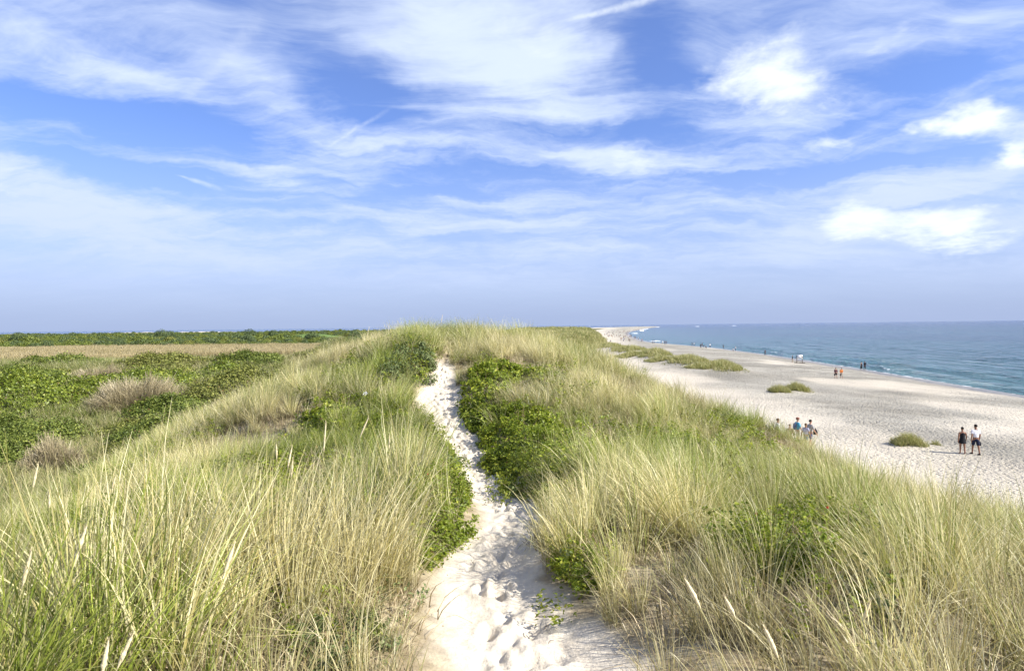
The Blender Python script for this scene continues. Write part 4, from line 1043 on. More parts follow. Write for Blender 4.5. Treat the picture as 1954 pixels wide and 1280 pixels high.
# kind, x, y, half-width, half-depth, height, leaf size, label
SHRUBS = [
    ('bright', -44.5, 56, 8.5, 5.5, 1.9, 0.26, 'bright green broad-leaved thicket at the left edge, left of the bare brown shrub'),
    ('bright', -36.5, 62, 6.0, 5.0, 1.8, 0.26, 'bright green leafy bush behind the top of the bare brown shrub'),
    ('twig', -33.0, 55, 4.6, 3.6, 2.5, 0, 'large bare brown shrub sloping up between the two green thickets'),
    ('olive', -25.2, 58, 5.6, 5.0, 2.3, 0.24, 'big olive-green rounded shrub right of the bare brown shrub'),
    ('shrub', -28.5, 52, 3.6, 3.0, 1.7, 0.22, 'green shrub at the foot of the big olive-green one'),
    ('twig', -21.8, 47.5, 2.2, 1.6, 1.5, 0, 'small low bare brown shrub over a dark hollow'),
    ('twig', -26.8, 36.5, 2.0, 1.6, 2.0, 0, 'bare branching brown shrub in the lower left scrub'),
    ('shrub', -30.5, 38, 3.0, 2.4, 1.6, 0.17, 'dark green shrub left of the bare branching shrub'),
    ('shrub', -34.5, 44, 4.5, 3.0, 1.7, 0.19, 'dark green scrub below the bright thicket at the left edge'),
    ('shrub', -25.0, 43, 3.2, 2.4, 1.5, 0.18, 'green shrub above the bare branching shrub'),
    ('shrub', -20.6, 40, 2.6, 2.0, 1.3, 0.17, 'low dark green shrub in the hollow beside the pale grass flank'),
    ('olive', -18.6, 54, 2.6, 2.2, 1.4, 0.20, 'olive shrub at the right foot of the big rounded shrub'),
    ('shrub', -14.8, 48, 2.0, 2.4, 1.6, 0.18, 'dark green shrub close behind the pale grass flank'),
    ('shrub', -17.5, 66, 3.8, 3.0, 1.9, 0.22, 'dark green rounded shrub near the grassy brow of the dune'),
    ('olive', -24.0, 74, 5.0, 3.5, 1.8, 0.26, 'olive scrub between the big rounded shrub and the reed field'),
    ('twig', -52.5, 80, 4.5, 3.0, 2.2, 0, 'pale bare shrub on the skyline of the scrub before the reed field'),
    ('shrub', -61.0, 78, 6.5, 4.0, 2.0, 0.28, 'green shrub left of the pale bare shrub before the reed field'),
    ('bright', -38.5, 84, 4.0, 3.0, 2.0, 0.26, 'bright green bushy shrub before the reed field'),
    ('olive', -45.5, 84, 5.0, 3.5, 1.7, 0.28, 'olive shrub between the pale bare shrub and the bright bushy one'),
    ('olive', -30.5, 88, 5.5, 3.5, 1.6, 0.28, 'brownish olive shrub before the reed field, right of the bright bushy one'),
    ('shrub', -13.5, 78, 3.5, 3.0, 1.7, 0.24, 'dark shrub right at the brow of the dune before the far meadow'),
    ('olive', -20.5, 98, 5.5, 4.0, 2.2, 0.32, 'purplish olive shrub below the white sand patch'),
    ('olive', -70.0, 92, 7.0, 4.0, 1.6, 0.32, 'olive scrub at the left edge before the reed field'),
    ('shrub', -38.0, 46, 3.5, 2.5, 1.3, 0.19, 'green scrub low at the left edge under the bright thicket'),
    ('olive', -58.0, 104, 8.0, 4.5, 1.9, 0.34, 'olive scrub along the near edge of the reed field at the left'),
    ('shrub', -44.0, 106, 7.0, 4.0, 2.0, 0.34, 'green scrub along the near edge of the reed field, left of the middle'),
    ('olive', -33.0, 112, 6.5, 4.5, 2.0, 0.34, 'olive scrub along the near edge of the reed field in the middle'),
    ('shrub', -78.0, 108, 9.0, 4.5, 1.8, 0.36, 'green scrub where the reed field meets the left edge of view'),
    ('shrub', -24.0, 120, 5.5, 4.5, 2.2, 0.34, 'green scrub at the right end of the reed field'),
    ('olive', -15.5, 112, 4.5, 4.0, 2.3, 0.32, 'brown-olive scrub below the bright meadow slope'),
    ('shrub', -52.0, 66, 5.0, 4.0, 1.7, 0.26, 'green shrub behind the left end of the bright thicket'),
    ('shrub', -32.0, 70, 5.0, 3.5, 1.7, 0.25, 'green shrub behind the big bare brown shrub'),
    ('olive', -28.0, 45.5, 2.6, 2.2, 1.2, 0.18, 'olive shrub between the two lower bare shrubs'),
    ('olive', -23.8, 39.5, 2.0, 1.6, 0.9, 0.15, 'low olive shrub right of the bare branching shrub'),
    ('shrub', -17.0, 43.5, 2.2, 1.8, 1.1, 0.16, 'low green shrub right of the small bare shrub'),
    ('shrub', -21.5, 33, 1.8, 1.5, 0.9, 0.14, 'low green shrub among grass below the bare branching shrub'),
    ('olive', -16.5, 31, 1.6, 1.3, 0.8, 0.13, 'low olive shrub among grass on the landward foot of the dune'),
]
LEAFMAT = {'bright': M_BRIGHT, 'olive': M_OLIVE, 'shrub': M_SHRUB}
def build_shrubs():
    rng = np.random.default_rng(61)
    for (kind, x, y, rx, ry, h, size, label) in SHRUBS:
        z0 = H1(x, y) - 0.05
        t = thing({'twig': 'bare_shrub', 'bright': 'leafy_thicket'}.get(kind, 'green_shrub'), label, 'shrub', (x, y, z0), 0, 'shrubs of the scrub inland of the dune')
        zf = lambda a, b: height(np.asarray(a) + x, np.asarray(b) + y, False) - z0
        if kind == 'twig':
            tag(link('twigs', twig_mesh(rng, int(700 + 260 * rx * ry), rx, ry, h, zf, 0.00075 * y + 0.012), t), kind='stuff')
        else:
            n = int(min(16000, 3.6 * math.pi * rx * ry * (1 + h / max(rx, ry)) / (0.35 * 0.61 * size * size)))
            me = big_leaves(rng, n, rx, ry, h, size * 0.74, zf)
            me.materials[0] = LEAFMAT[kind]
            tag(link('foliage', me, t), kind='stuff')
        tag(link('branches', woody(rng, 14, rx, ry, h, lambda a, b: float(zf(np.array([a]), np.array([b]))[0]), 0.035), t), kind='stuff')
build_shrubs()

def build_plain_cover():
    rng = np.random.default_rng(71)
    G = [tuft('meadow_pattern', M_PLAINGRASS, 46, 0.85, 0.020, 0.40, 0.7, 0.2, (0.0, 1.0), 3, 0.35, 110 + i) for i in range(4)]
    n = 15000
    y = rng.uniform(14, 150, n) ; x = -rng.uniform(1, 8, n) - (y * rng.uniform(0.0, 0.95, n))
    u = x - path_x(y)
    d = (0.25 + 0.75 * sstep(0.3, 0.6, vnoise(x / 4, y / 4, 721))) * sstep(-8.5, -11.5, u + 0.0 * y)
    d = np.where(y > 40, 1.0, d) * sstep(4, -2, x - foot_x(y))
    k = rng.random(n) < d
    x, y = x[k], y[k]
    dry = 0.55 * (vnoise(x / 9, y / 9, 723) - 0.5) + 0.25
    pos, rot, scl, var, dry = put(x, y, rng, 4, rng.uniform(0.7, 1.3, len(x)) * (0.8 + 0.008 * y), rng.uniform(0, 6.28, len(x)), dry)
    scatter('meadow_grass', G, pos, rot, scl, var, dry, 'rough green and tan grass between the shrubs of the plain', 'grass')
    # grass on the belt of old dunes beside the far beach
    n = 16000
    y = 36 + 560 * rng.random(n) ** 1.7; f = foot_x(y)
    x = f - rng.uniform(-2.0, 1, n) - rng.random(n) * (22 + 0.09 * y)
    d = sstep(-0.28, -0.02, -fbm(x / 9, y / 14, 99, 3) + 0.14) * sstep(-3.0, 2.5, f - x + 5 * fbm(x / 7, y / 9, 81, 3)) * (y > 60 + 0 * x)
    k = rng.random(n) < d
    x, y = x[k], y[k]
    D = [tuft('dune_belt_pattern', M_BEACHGRASS, 40, 0.95, 0.055, 0.40, 0.6, 0.3, (0.0, 1.0), 3, 0.55, 130 + i) for i in range(4)]
    pos, rot, scl, var, dry = put(x, y, rng, 4, rng.uniform(0.7, 1.2, len(x)) * (0.8 + 0.004 * y), math.pi, 0.5 * (vnoise(x / 12, y / 12, 727) - 0.4) + 0.25)
    scatter('dune_belt_grass', D, pos, rot, scl, var, dry, 'olive marram grass covering the old dunes beside the far beach', 'grass')
    # reed field
    n = 15000
    y = rng.uniform(120, 262, n); x = -rng.uniform(0.10, 0.98, n) * y
    lim = 140 + 40 * vnoise(x / 30, x * 0, 731) + 40 * sstep(-70, -30, x) - 25 * sstep(-90, -150, x)
    k = (y > lim) & (rng.random(n) < sstep(-24, -34, x + 0.02 * y))
    x, y = x[k], y[k]
    Rd = [tuft('reed_pattern', M_REED, 60, 1.75, 0.055, 0.16, 0.25, 0.15, (0.1, 1.0), 3, 0.9, 150 + i) for i in range(4)]
    pos, rot, scl, var, dry = put(x, y, rng, 4, rng.uniform(0.85, 1.15, len(x)), 0.0, 0.7 * vnoise(x / 25, y / 12, 733) + 0.1)
    scl[:, :2] *= 1.5
    scatter('reed_field', Rd, pos, rot, scl, var, dry, 'flat field of brown reeds between the scrub and the far trees', 'reeds')
build_plain_cover()

# ------------------------------------------------------------------ the wood beyond the reeds
def tree_parts(rng, h, r, n, size, mat):
    tr = [np.array([(0, 0, -0.2), (0.04 * h, 0, h * 0.35), (0.0, 0.03 * h, h * 0.75)])]; rd = [np.array([0.035, 0.025, 0.010]) * h]
    lob = [(0, 0, h * 0.72, r * 0.75)]
    for k in range(6):
        a, q = rng.uniform(0, 6.28), rng.uniform(0.35, 0.75) * r
        c = (q * math.cos(a), q * math.sin(a), h * rng.uniform(0.35, 0.75), r * rng.uniform(0.35, 0.55))
        lob.append(c)
        tr.append(np.array([(0.02 * h, 0, h * 0.22), (c[0] * 0.6, c[1] * 0.6, c[2] * 0.8), c[:3]])); rd.append(np.array([0.014, 0.010, 0.004]) * h)
    Vt, Ft = tubes(tr, rd, 6)
    L = np.array(lob); k = rng.choice(len(L), n, p=L[:, 3] ** 2 / np.sum(L[:, 3] ** 2))
    d = rng.normal(0, 1, (n, 3)); d /= np.linalg.norm(d, axis=1)[:, None]
    P = L[k, :3] + d * (L[k, 3] * rng.uniform(0.72, 1.08, n))[:, None] * np.array([1, 1, 0.8])
    P[:, 2] = np.maximum(P[:, 2], 0.08 * h)
    V, F = leaf_cloud(P, d, size, rng, 0.8)
    lf = np.clip(0.15 + 0.6 * rng.random(n) + 0.25 * (vnoise(P[:, 0] / 1.5, P[:, 1] / 1.5, 741) - 0.5), 0, 1)
    crown = make_mesh('crown', V, F, {'lf': ('FLOAT', 'POINT', np.repeat(lf, 4))}, False, (mat,))
    return make_mesh('trunk', Vt, Ft, None, True, (M_BARK,)), crown
TREES = [   # x, y, height, radius, material, label
    (-262, 470, 6.6, 6.2, 'dark', 'round dark tree standing highest left of the middle of the far wood'),
    (-272, 500, 6.0, 5.0, 'dark', 'dark tree left beside the highest round tree of the far wood'),
    (-190, 455, 6.4, 5.4, 'dark', 'dark spreading tree in the middle of the far wood skyline'),
    (-178, 470, 5.6, 4.6, 'dark', 'dark tree right beside the spreading tree of the far wood skyline'),
    (-330, 420, 6.0, 5.0, 'dark', 'dark tree alone on the skyline at the left of the far wood'),
    (-196, 330, 4.2, 4.6, 'light', 'light green rounded tree at the front of the far wood behind the reeds'),
    (-230, 300, 4.0, 4.8, 'light', 'light green bushy tree on the reed edge, left of the highest tree'),
    (-112, 300, 3.6, 4.0, 'light', 'light green bush on the reed edge near the bright meadow'),
    (-155, 285, 3.6, 3.8, 'olive', 'olive bush on the reed edge left of the bright meadow'),
    (-100, 400, 5.0, 4.4, 'dark', 'dark tree right of the bright meadow slope'),
    (-108, 340, 4.2, 4.2, 'dark', 'dark tree above the white sand patch'),
    (-265, 320, 4.2, 5.0, 'olive', 'olive tree at the front of the wood in the left part'),
    (-250, 285, 3.6, 4.2, 'light', 'pale green bush on the reed edge at the left'),
]
def build_wood():
    rng = np.random.default_rng(81)
    mats = {'dark': M_TREE, 'light': M_BRIGHT, 'olive': M_OLIVE}
    for (x, y, h, r, mk, label) in TREES:
        tk, cr = tree_parts(rng, h, r, 2200, 0.50, {'dark': M_TREE, 'light': M_SHRUB, 'olive': M_OLIVE}[mk])
        t = thing('far_tree', label, 'tree', (x, y, H1(x, y)), 0, 'trees of the far wood')
        link('trunk', tk, t); link('crown', cr, t)
    pats = []
    for i, (mt, h, r) in enumerate(((M_TREE, 4.6, 4.2), (M_SHRUB, 3.8, 4.2), (M_OLIVE, 3.4, 4.4), (M_TREE, 5.0, 3.8), (M_SHRUB, 3.2, 4.6), (M_SHRUB, 4.2, 4.0))):
        tk, cr = tree_parts(rng, h, r, 1100, 0.60, mt)
        pats.append(bpy.data.objects.new('wood_pattern', cr))
    n = 6500
    y = 262 + 900 * rng.random(n) ** 1.5; x = -rng.uniform(0.05, 1.02, n) * y
    k = (np.hypot((x + 134) / 28, (y - 420) / 62) > 1.0) & ~((x > -75) & (y < 330))
    k &= (x + 40 < foot_x(y) - 60 - 0.05 * y) | (rng.random(n) < 0.25)
    x, y = x[k], y[k]
    front = sstep(420, 270, y)
    pos, rot, scl, var, dry = put(x, y, rng, 6, rng.uniform(0.55, 1.0, len(x)) * (1 - 0.20 * front) * (0.45 + 0.65 * vnoise(x / 45, y / 45, 751)), 0.0, 0 * x, 1.0, 0.3)
    rot[:, 2] = rng.uniform(0, 6.28, len(x)); scl[:, :2] *= 1.25
    scatter('far_woodland', pats, pos, rot, scl, var, dry, 'low mixed green wood spreading to the far coast', 'woodland')
build_wood()

# ------------------------------------------------------------------ people
_MATS = {}
def cloth(name, col, rough=0.85):
    if name not in _MATS: _MATS[name] = plain_material(name, col, rough, 0.10, 14.0, 0.2)
    return _MATS[name]
SKIN = plain_material('skin', (0.42, 0.235, 0.155), 0.55, 0.06)
SKIN_TAN = plain_material('tanned_skin', (0.27, 0.135, 0.080), 0.55, 0.06)
BLACK = cloth('black_cloth', (0.014, 0.014, 0.017)); NAVY = cloth('navy_cloth', (0.020, 0.024, 0.050)); WHITE = cloth('white_cloth', (0.74, 0.74, 0.78))
ORANGE = cloth('orange_cloth', (0.62, 0.19, 0.045)); MAROON = cloth('maroon_cloth', (0.10, 0.045, 0.055)); GREY = cloth('grey_cloth', (0.30, 0.29, 0.29))
TURQ = cloth('turquoise_cloth', (0.07, 0.34, 0.50)); OLIVE = cloth('olive_cloth', (0.16, 0.145, 0.06)); BEIGE = cloth('beige_cloth', (0.44, 0.37, 0.28)); LILAC = cloth('lilac_cloth', (0.36, 0.36, 0.50))
BLUE = cloth('blue_cloth', (0.045, 0.085, 0.20)); RED = cloth('red_cloth', (0.35, 0.06, 0.05)); DGREEN = cloth('dark_green_cloth', (0.04, 0.06, 0.035))
HAIR_D = cloth('dark_hair', (0.018, 0.013, 0.010)); HAIR_B = cloth('brown_hair', (0.10, 0.060, 0.032)); HAIR_G = cloth('grey_hair', (0.42, 0.40, 0.37))
EYE = cloth('eye_dark', (0.02, 0.015, 0.012), 0.3); LIP = cloth('lip', (0.33, 0.10, 0.09))

def skin_mesh(name, verts, edges, radii, root, level, mat):
    """grow one continuous surface round a jointed skeleton"""
    me = bpy.data.meshes.new(name)
    me.from_pydata(verts, edges, [])
    o = bpy.data.objects.new(name, me); COL.objects.link(o)
    o.modifiers.new('skin', 'SKIN').use_smooth_shade = True
    lay = me.skin_vertices[0].data
    for i, r_ in enumerate(radii):
        lay[i].radius = r_ if isinstance(r_, tuple) else (r_, r_)
        lay[i].use_root = (i == root)
    sb = o.modifiers.new('sub', 'SUBSURF'); sb.levels = sb.render_levels = level
    dg = bpy.context.evaluated_depsgraph_get()
    out = bpy.data.meshes.new_from_object(o.evaluated_get(dg), depsgraph=dg)
    bpy.data.objects.remove(o); bpy.data.meshes.remove(me)
    out.name = name
    out.materials.clear(); out.materials.append(mat)
    return out
def pose(stride=0.0, swing=0.0, crouch=False, reach=0.0):
    """joint positions of a 1.75 m figure facing +Y, feet on z = 0"""
    J = {}
    if crouch:
        J['pelvis'], J['waist'], J['chest'], J['neck0'], J['neck1'] = (0, -0.12, 0.30), (0, -0.06, 0.44), (0, 0.06, 0.64), (0, 0.14, 0.80), (0, 0.18, 0.86)
        J['head0'], J['head1'], J['head2'] = (0, 0.20, 0.91), (0, 0.23, 1.00), (0, 0.22, 1.08)
        for s, n in ((-1, 'l'), (1, 'r')):
            J['hip' + n], J['knee' + n], J['ank' + n], J['toe' + n] = (s * 0.10, -0.10, 0.27), (s * 0.15, 0.24, 0.44), (s * 0.13, 0.02, 0.08), (s * 0.14, 0.18, 0.03)
            J['sh' + n], J['el' + n], J['wr' + n], J['pa' + n] = (s * 0.17, 0.12, 0.74), (s * 0.24, 0.24, 0.50), (s * 0.16, 0.42, 0.34), (s * 0.13, 0.48, 0.28)
        return J
    J['pelvis'], J['waist'], J['chest'], J['neck0'], J['neck1'] = (0, 0, 0.95), (0, 0.0, 1.10), (0, 0.0, 1.31), (0, -0.01, 1.46), (0, 0.0, 1.52)
    J['head0'], J['head1'], J['head2'] = (0, 0.015, 1.57), (0, 0.02, 1.66), (0, 0.01, 1.73)
    for s, n, f in ((-1, 'l', 1), (1, 'r', -1)):
        d = stride * f
        lift = 0.10 * stride if f < 0 else 0.0
        J['hip' + n] = (s * 0.095, 0, 0.90)
        J['knee' + n] = (s * 0.10, d * 0.45 + 0.05 * abs(stride), 0.50)
        J['ank' + n] = (s * 0.10, d * 0.85 - 0.02, 0.085 + lift)
        J['toe' + n] = (s * 0.115, d * 0.85 + 0.13, 0.03 + lift * 0.25)
        w = -swing * f
        J['sh' + n] = (s * 0.185, -0.005, 1.415)
        J['el' + n] = (s * 0.24, w * 0.45 - 0.03, 1.14)
        J['wr' + n] = (s * 0.265, w * 0.95 + 0.03 + reach, 0.90 + abs(w) * 0.10)
        J['pa' + n] = (s * 0.270, w * 1.10 + 0.05 + reach, 0.82 + abs(w) * 0.12)
    return J
def body_mesh(J, mat, level=2, fingers=True, slim=1.0):
    names = ['pelvis', 'waist', 'chest', 'neck0', 'neck1', 'head0', 'head1', 'head2']
    rad = {'pelvis': (0.145, 0.105), 'waist': (0.125, 0.09), 'chest': (0.15, 0.10), 'neck0': (0.075, 0.065), 'neck1': (0.052, 0.052), 'head0': (0.062, 0.072), 'head1': (0.078, 0.095), 'head2': (0.055, 0.066)}
    V = [J[n] for n in names]; Rr = [tuple(q * (slim if n in ('pelvis', 'waist', 'chest') else 1.0) for q in rad[n]) for n in names]
    E = [(i, i + 1) for i in range(7)]
    def add(p, r_, frm):
        V.append(p); Rr.append(r_); E.append((frm, len(V) - 1)); return len(V) - 1
    h1 = J['head1']
    add((h1[0], h1[1] + 0.108, h1[2] - 0.025), 0.014, 6)                   # nose
    for s, n in ((-1, 'l'), (1, 'r')):
        i = add(J['hip' + n], 0.088, 0); i = add(J['knee' + n], 0.058, i); i = add(J['ank' + n], 0.040, i); add(J['toe' + n], 0.034, i)
        i = add(J['sh' + n], 0.060, 2); i = add(J['el' + n], 0.042, i); i = add(J['wr' + n], 0.029, i); i = add(J['pa' + n], (0.024, 0.040), i)
        if fingers:
            w, p = np.array(J['wr' + n]), np.array(J['pa' + n]); d = (p - w) / np.linalg.norm(p - w)
            f = np.array([0, 1.0, 0]); f = f - d * np.dot(f, d); f /= np.linalg.norm(f)
            inn = np.array([-s, 0, 0.0])
            for q, ln in ((0.030, 0.070), (0.010, 0.080), (-0.010, 0.075), (-0.030, 0.058)):
                a = p + d * 0.035 + f * q; b = a + d * ln * 0.55 + inn * 0.008; c = b + d * ln * 0.40 + inn * 0.022
                k = add(tuple(a), 0.0105, i); k = add(tuple(b), 0.0095, k); add(tuple(c), 0.008, k)
            a = p - d * 0.015 + f * 0.045 + inn * 0.012; b = a + d * 0.045 + f * 0.014
            k = add(tuple(a), 0.012, i); add(tuple(b), 0.009, k)
    return skin_mesh('body', V, E, Rr, 0, level, mat)
def limbs(name, J, parts, torso, mat, level=1):
    """clothing grown round the same joints, a little wider than the body"""
    V, E, Rr = [], [], []
    for k, (n, r_) in enumerate(torso):
        V.append(J[n] if isinstance(n, str) else n); Rr.append(r_)
        if k: E.append((k - 1, k))
    for at, chain in parts:
        frm = at
        for (p, r_) in chain:
            V.append(p); Rr.append(r_); E.append((frm, len(V) - 1)); frm = len(V) - 1
    return skin_mesh(name, V, E, Rr, 0, level, mat)
def lerp(a, b, t): return tuple(a[i] + (b[i] - a[i]) * t for i in range(3))
def shirt_mesh(J, mat, sleeve=0.55, slim=1.0, level=2, low=0.35):
    b = lerp(J['waist'], J['pelvis'], low + 0.45)
    t = [(b, (0.165 * slim, 0.125 * slim)), ('waist', (0.15 * slim, 0.115 * slim)), ('chest', (0.172 * slim, 0.122 * slim)), ('neck0', (0.085, 0.074))]
    ch = []
    for n in 'lr':
        c = [(J['sh' + n], 0.076)]
        e = lerp(J['sh' + n], J['el' + n], min(1.0, sleeve)); c.append((e, 0.066))
        if sleeve > 1: c.append((lerp(J['el' + n], J['wr' + n], sleeve - 1), 0.048))
        ch.append((2, c))
    return limbs('shirt', J, ch, t, mat, level)
def legs_mesh(name, J, mat, length=0.6, level=2, wide=1.0):
    top = lerp(J['pelvis'], J['waist'], 0.45)
    t = [(top, (0.142, 0.105)), ('pelvis', (0.158, 0.120))]
    ch = []
    for n in 'lr':
        c = [(J['hip' + n], 0.108 * wide)]
        k = J['knee' + n]
        if length < 1: c.append((lerp(J['hip' + n], k, length * 1.05), 0.094 * wide))
        else: c += [(k, 0.078 * wide), (lerp(k, J['ank' + n], min(1.0, length - 1)), 0.062 * wide)]
        ch.append((1, c))
    return limbs(name, J, ch, t, mat, level)
def rings_mesh(name, rings, mat, k=16, cap=True):
    a = np.arange(k) * 2 * math.pi / k
    V = np.concatenate([np.stack([c[0] + rx * np.cos(a), c[1] + ry * np.sin(a), np.full(k, c[2])], -1) for c, rx, ry in rings])
    i, j = np.meshgrid(np.arange(len(rings) - 1), np.arange(k), indexing='ij')
    F = np.stack([i * k + j, i * k + (j + 1) % k, (i + 1) * k + (j + 1) % k, (i + 1) * k + j], -1).reshape(-1, 4)
    return make_mesh(name, V, F, None, True, (mat,))
def dress_mesh(J, mat, hem=0.62, flare=1.25):
    p, w, c = J['pelvis'], J['waist'], J['chest']
    r_ = [((0, p[1], hem), 0.175 * flare, 0.15 * flare), ((0, p[1], (hem + p[2]) / 2), 0.185 * (0.5 + flare / 2), 0.145 * (0.5 + flare / 2)), ((0, p[1], p[2]), 0.180, 0.136), (w, 0.143, 0.110), (c, 0.160, 0.118),
          ((0, c[1], c[2] + 0.07), 0.150, 0.105), ((0, c[1], c[2] + 0.10), 0.12, 0.09)]
    return rings_mesh('dress', r_, mat)
def hair_mesh(J, mat, kind='short'):
    h = np.array(J['head1'])
    k, rows = 14, 10
    V = []
    for i in range(rows + 1):
        el = -math.pi / 2 + math.pi * i / rows
        for j in range(k):
            a = 2 * math.pi * j / k
            x, y, z = math.cos(el) * math.cos(a), math.cos(el) * math.sin(a), math.sin(el)
            s = 1.0
            if y > -0.05 and z < 0.45 + 0.1 * y: s = 0.72          # the face stays free
            if z < -0.45 and kind != 'long': s = 0.72
            zz = z * (1.0 if not (kind == 'long' and z < 0 and y < 0.1) else 2.3)
            V.append(h + np.array([x * 0.094 * s, y * 0.108 * s - 0.006, zz * 0.110 * s + 0.022]))
    i, j = np.meshgrid(np.arange(rows), np.arange(k), indexing='ij')
    F = np.stack([i * k + j, i * k + (j + 1) % k, (i + 1) * k + (j + 1) % k, (i + 1) * k + j], -1).reshape(-1, 4)
    return make_mesh('hair', np.array(V), F, None, True, (mat,))
def cap_mesh(J, mat):
    h = J['head1']
    me = rings_mesh('cap', [((h[0], h[1], h[2] + 0.035), 0.098, 0.112), ((h[0], h[1], h[2] + 0.08), 0.094, 0.106), ((h[0], h[1] - 0.005, h[2] + 0.115), 0.066, 0.076), ((h[0], h[1] - 0.005, h[2] + 0.128), 0.012, 0.012)], mat, 14)
    V = np.array([v.co[:] for v in me.vertices]); n = len(V)
    a = np.linspace(0.35, math.pi - 0.35, 8)
    br = np.concatenate([np.stack([h[0] + 0.096 * np.cos(a), h[1] + 0.11 * np.sin(a), np.full(8, h[2] + 0.040)], -1), np.stack([h[0] + 0.085 * np.cos(a), h[1] + 0.075 + 0.125 * np.sin(a), np.full(8, h[2] + 0.022)], -1)])
    F = np.array([p.vertices[:] for p in me.polygons])
    Fb = np.array([(n + q, n + q + 1, n + 8 + q + 1, n + 8 + q) for q in range(7)])
    return make_mesh('cap', np.concatenate([V, br]), np.concatenate([F, Fb]), None, True, (mat,))
def ball(name, r_, mat, sc=(1, 1, 1), k=8, rows=6):
    V = [(r_ * sc[0] * math.cos(e) * math.cos(a), r_ * sc[1] * math.cos(e) * math.sin(a), r_ * sc[2] * math.sin(e)) for e in np.linspace(-1.5, 1.5, rows + 1) for a in np.arange(k) * 2 * math.pi / k]
    i, j = np.meshgrid(np.arange(rows), np.arange(k), indexing='ij')
    return make_mesh(name, np.array(V), np.stack([i * k + j, i * k + (j + 1) % k, (i + 1) * k + (j + 1) % k, (i + 1) * k + j], -1).reshape(-1, 4), None, True, (mat,))
def shoe_mesh(J, n, mat):
    a, t = J['ank' + n], J['toe' + n]
    z = min(a[2] - 0.085, t[2] - 0.03)
    r_ = [((a[0], a[1] - 0.055, a[2] - 0.075), (a[0], a[1] - 0.055, a[2] - 0.01)), ((a[0], a[1], a[2] - 0.082), (a[0], a[1], a[2] + 0.015)), ((t[0], t[1] - 0.03, t[2] - 0.028), (t[0], t[1] - 0.03, t[2] + 0.03)), ((t[0], t[1] + 0.05, t[2] - 0.024), (t[0], t[1] + 0.05, t[2] + 0.012))]
    V, F = [], []
    for k, (lo, hi) in enumerate(r_):
        w = (0.036, 0.043, 0.050, 0.034)[k]
        V += [(lo[0] - w, lo[1], lo[2]), (lo[0] + w, lo[1], lo[2]), (hi[0] + w * 0.8, hi[1], hi[2]), (hi[0] - w * 0.8, hi[1], hi[2])]
        if k: b = 4 * k; F += [(b - 4 + q, b - 4 + (q + 1) % 4, b + (q + 1) % 4, b + q) for q in range(4)]
    F += [(0, 3, 2, 1), (12, 13, 14, 15)]
    return make_mesh('shoe', np.array(V), np.array(F), None, True, (mat,))

def person(x, y, facing, hgt, label, group, top, top_mat, legs, legs_mat, hair, hair_mat, skin=None, stride=0.22, swing=0.18, crouch=False, shoes=None, z=None, cap=None, reach=0.0):
    """facing: heading in degrees, 0 walks away along +Y, positive turns to the left"""
    skin = skin or SKIN
    J = pose(stride, swing, crouch, reach)
    zz = H1(x, y) if z is None else z
    t = thing('person', label, 'person', (x, y, max(zz, -0.12) - 0.012), R(facing), group)
    s = hgt / 1.75; t.scale = (s, s, s)
    b = link('body', body_mesh(J, skin, 2 if y < 45 else 1), t)
    if top == 'dress': link('dress', dress_mesh(J, top_mat, legs), t)
    else:
        link('shirt', shirt_mesh(J, top_mat, top), t)
        link('shorts' if legs < 1 else 'trousers', legs_mesh('legwear', J, legs_mat, legs), t)
    link('hair', hair_mesh(J, hair_mat, hair), t)
    if cap: link('cap', cap_mesh(J, cap), t)
    h = np.array(J['head1'])
    for q in (-1, 1): link('eye', ball('eye', 0.012, EYE), t, tuple(h + np.array([q * 0.032, 0.088, 0.004])))
    link('mouth', ball('mouth', 0.022, LIP, (1, 0.35, 0.3)), t, tuple(h + np.array([0, 0.082, -0.062])))
    if shoes:
        for n in 'lr': link('shoe', shoe_mesh(J, n, shoes), t)
    return t, J, s
def hand_at(t, J, n):
    """world position of a hand"""
    c, s_ = math.cos(t.rotation_euler[2]), math.sin(t.rotation_euler[2]); p = J['pa' + n]; k = t.scale[0]
    return (t.location[0] + k * (c * p[0] - s_ * p[1]), t.location[1] + k * (s_ * p[0] + c * p[1]), t.location[2] + k * p[2])
def bag(loc, label, mat, w=0.13, h=0.34):
    t = thing('carried_bag', label, 'bag', loc)
    r_ = [((0, 0, -h), w * 0.75, w * 0.40), ((0, 0, -h * 0.97), w * 0.98, w * 0.55), ((0, 0, -h * 0.6), w, w * 0.58), ((0, 0, -h * 0.3), w * 0.62, w * 0.34), ((0, 0, -h * 0.16), w * 0.24, w * 0.14), ((0, 0, -0.02), w * 0.18, w * 0.10)]
    link('sack', rings_mesh('sack', r_, mat, 12), t)
    a = np.linspace(0, math.pi, 9)
    V, F = tubes([np.stack([0.035 * np.cos(a), 0 * a, 0.05 * np.sin(a) - 0.02], -1)], [np.full(9, 0.007)], 5)
    link('handle', make_mesh('handle', V, F, None, True, (mat,)), t)
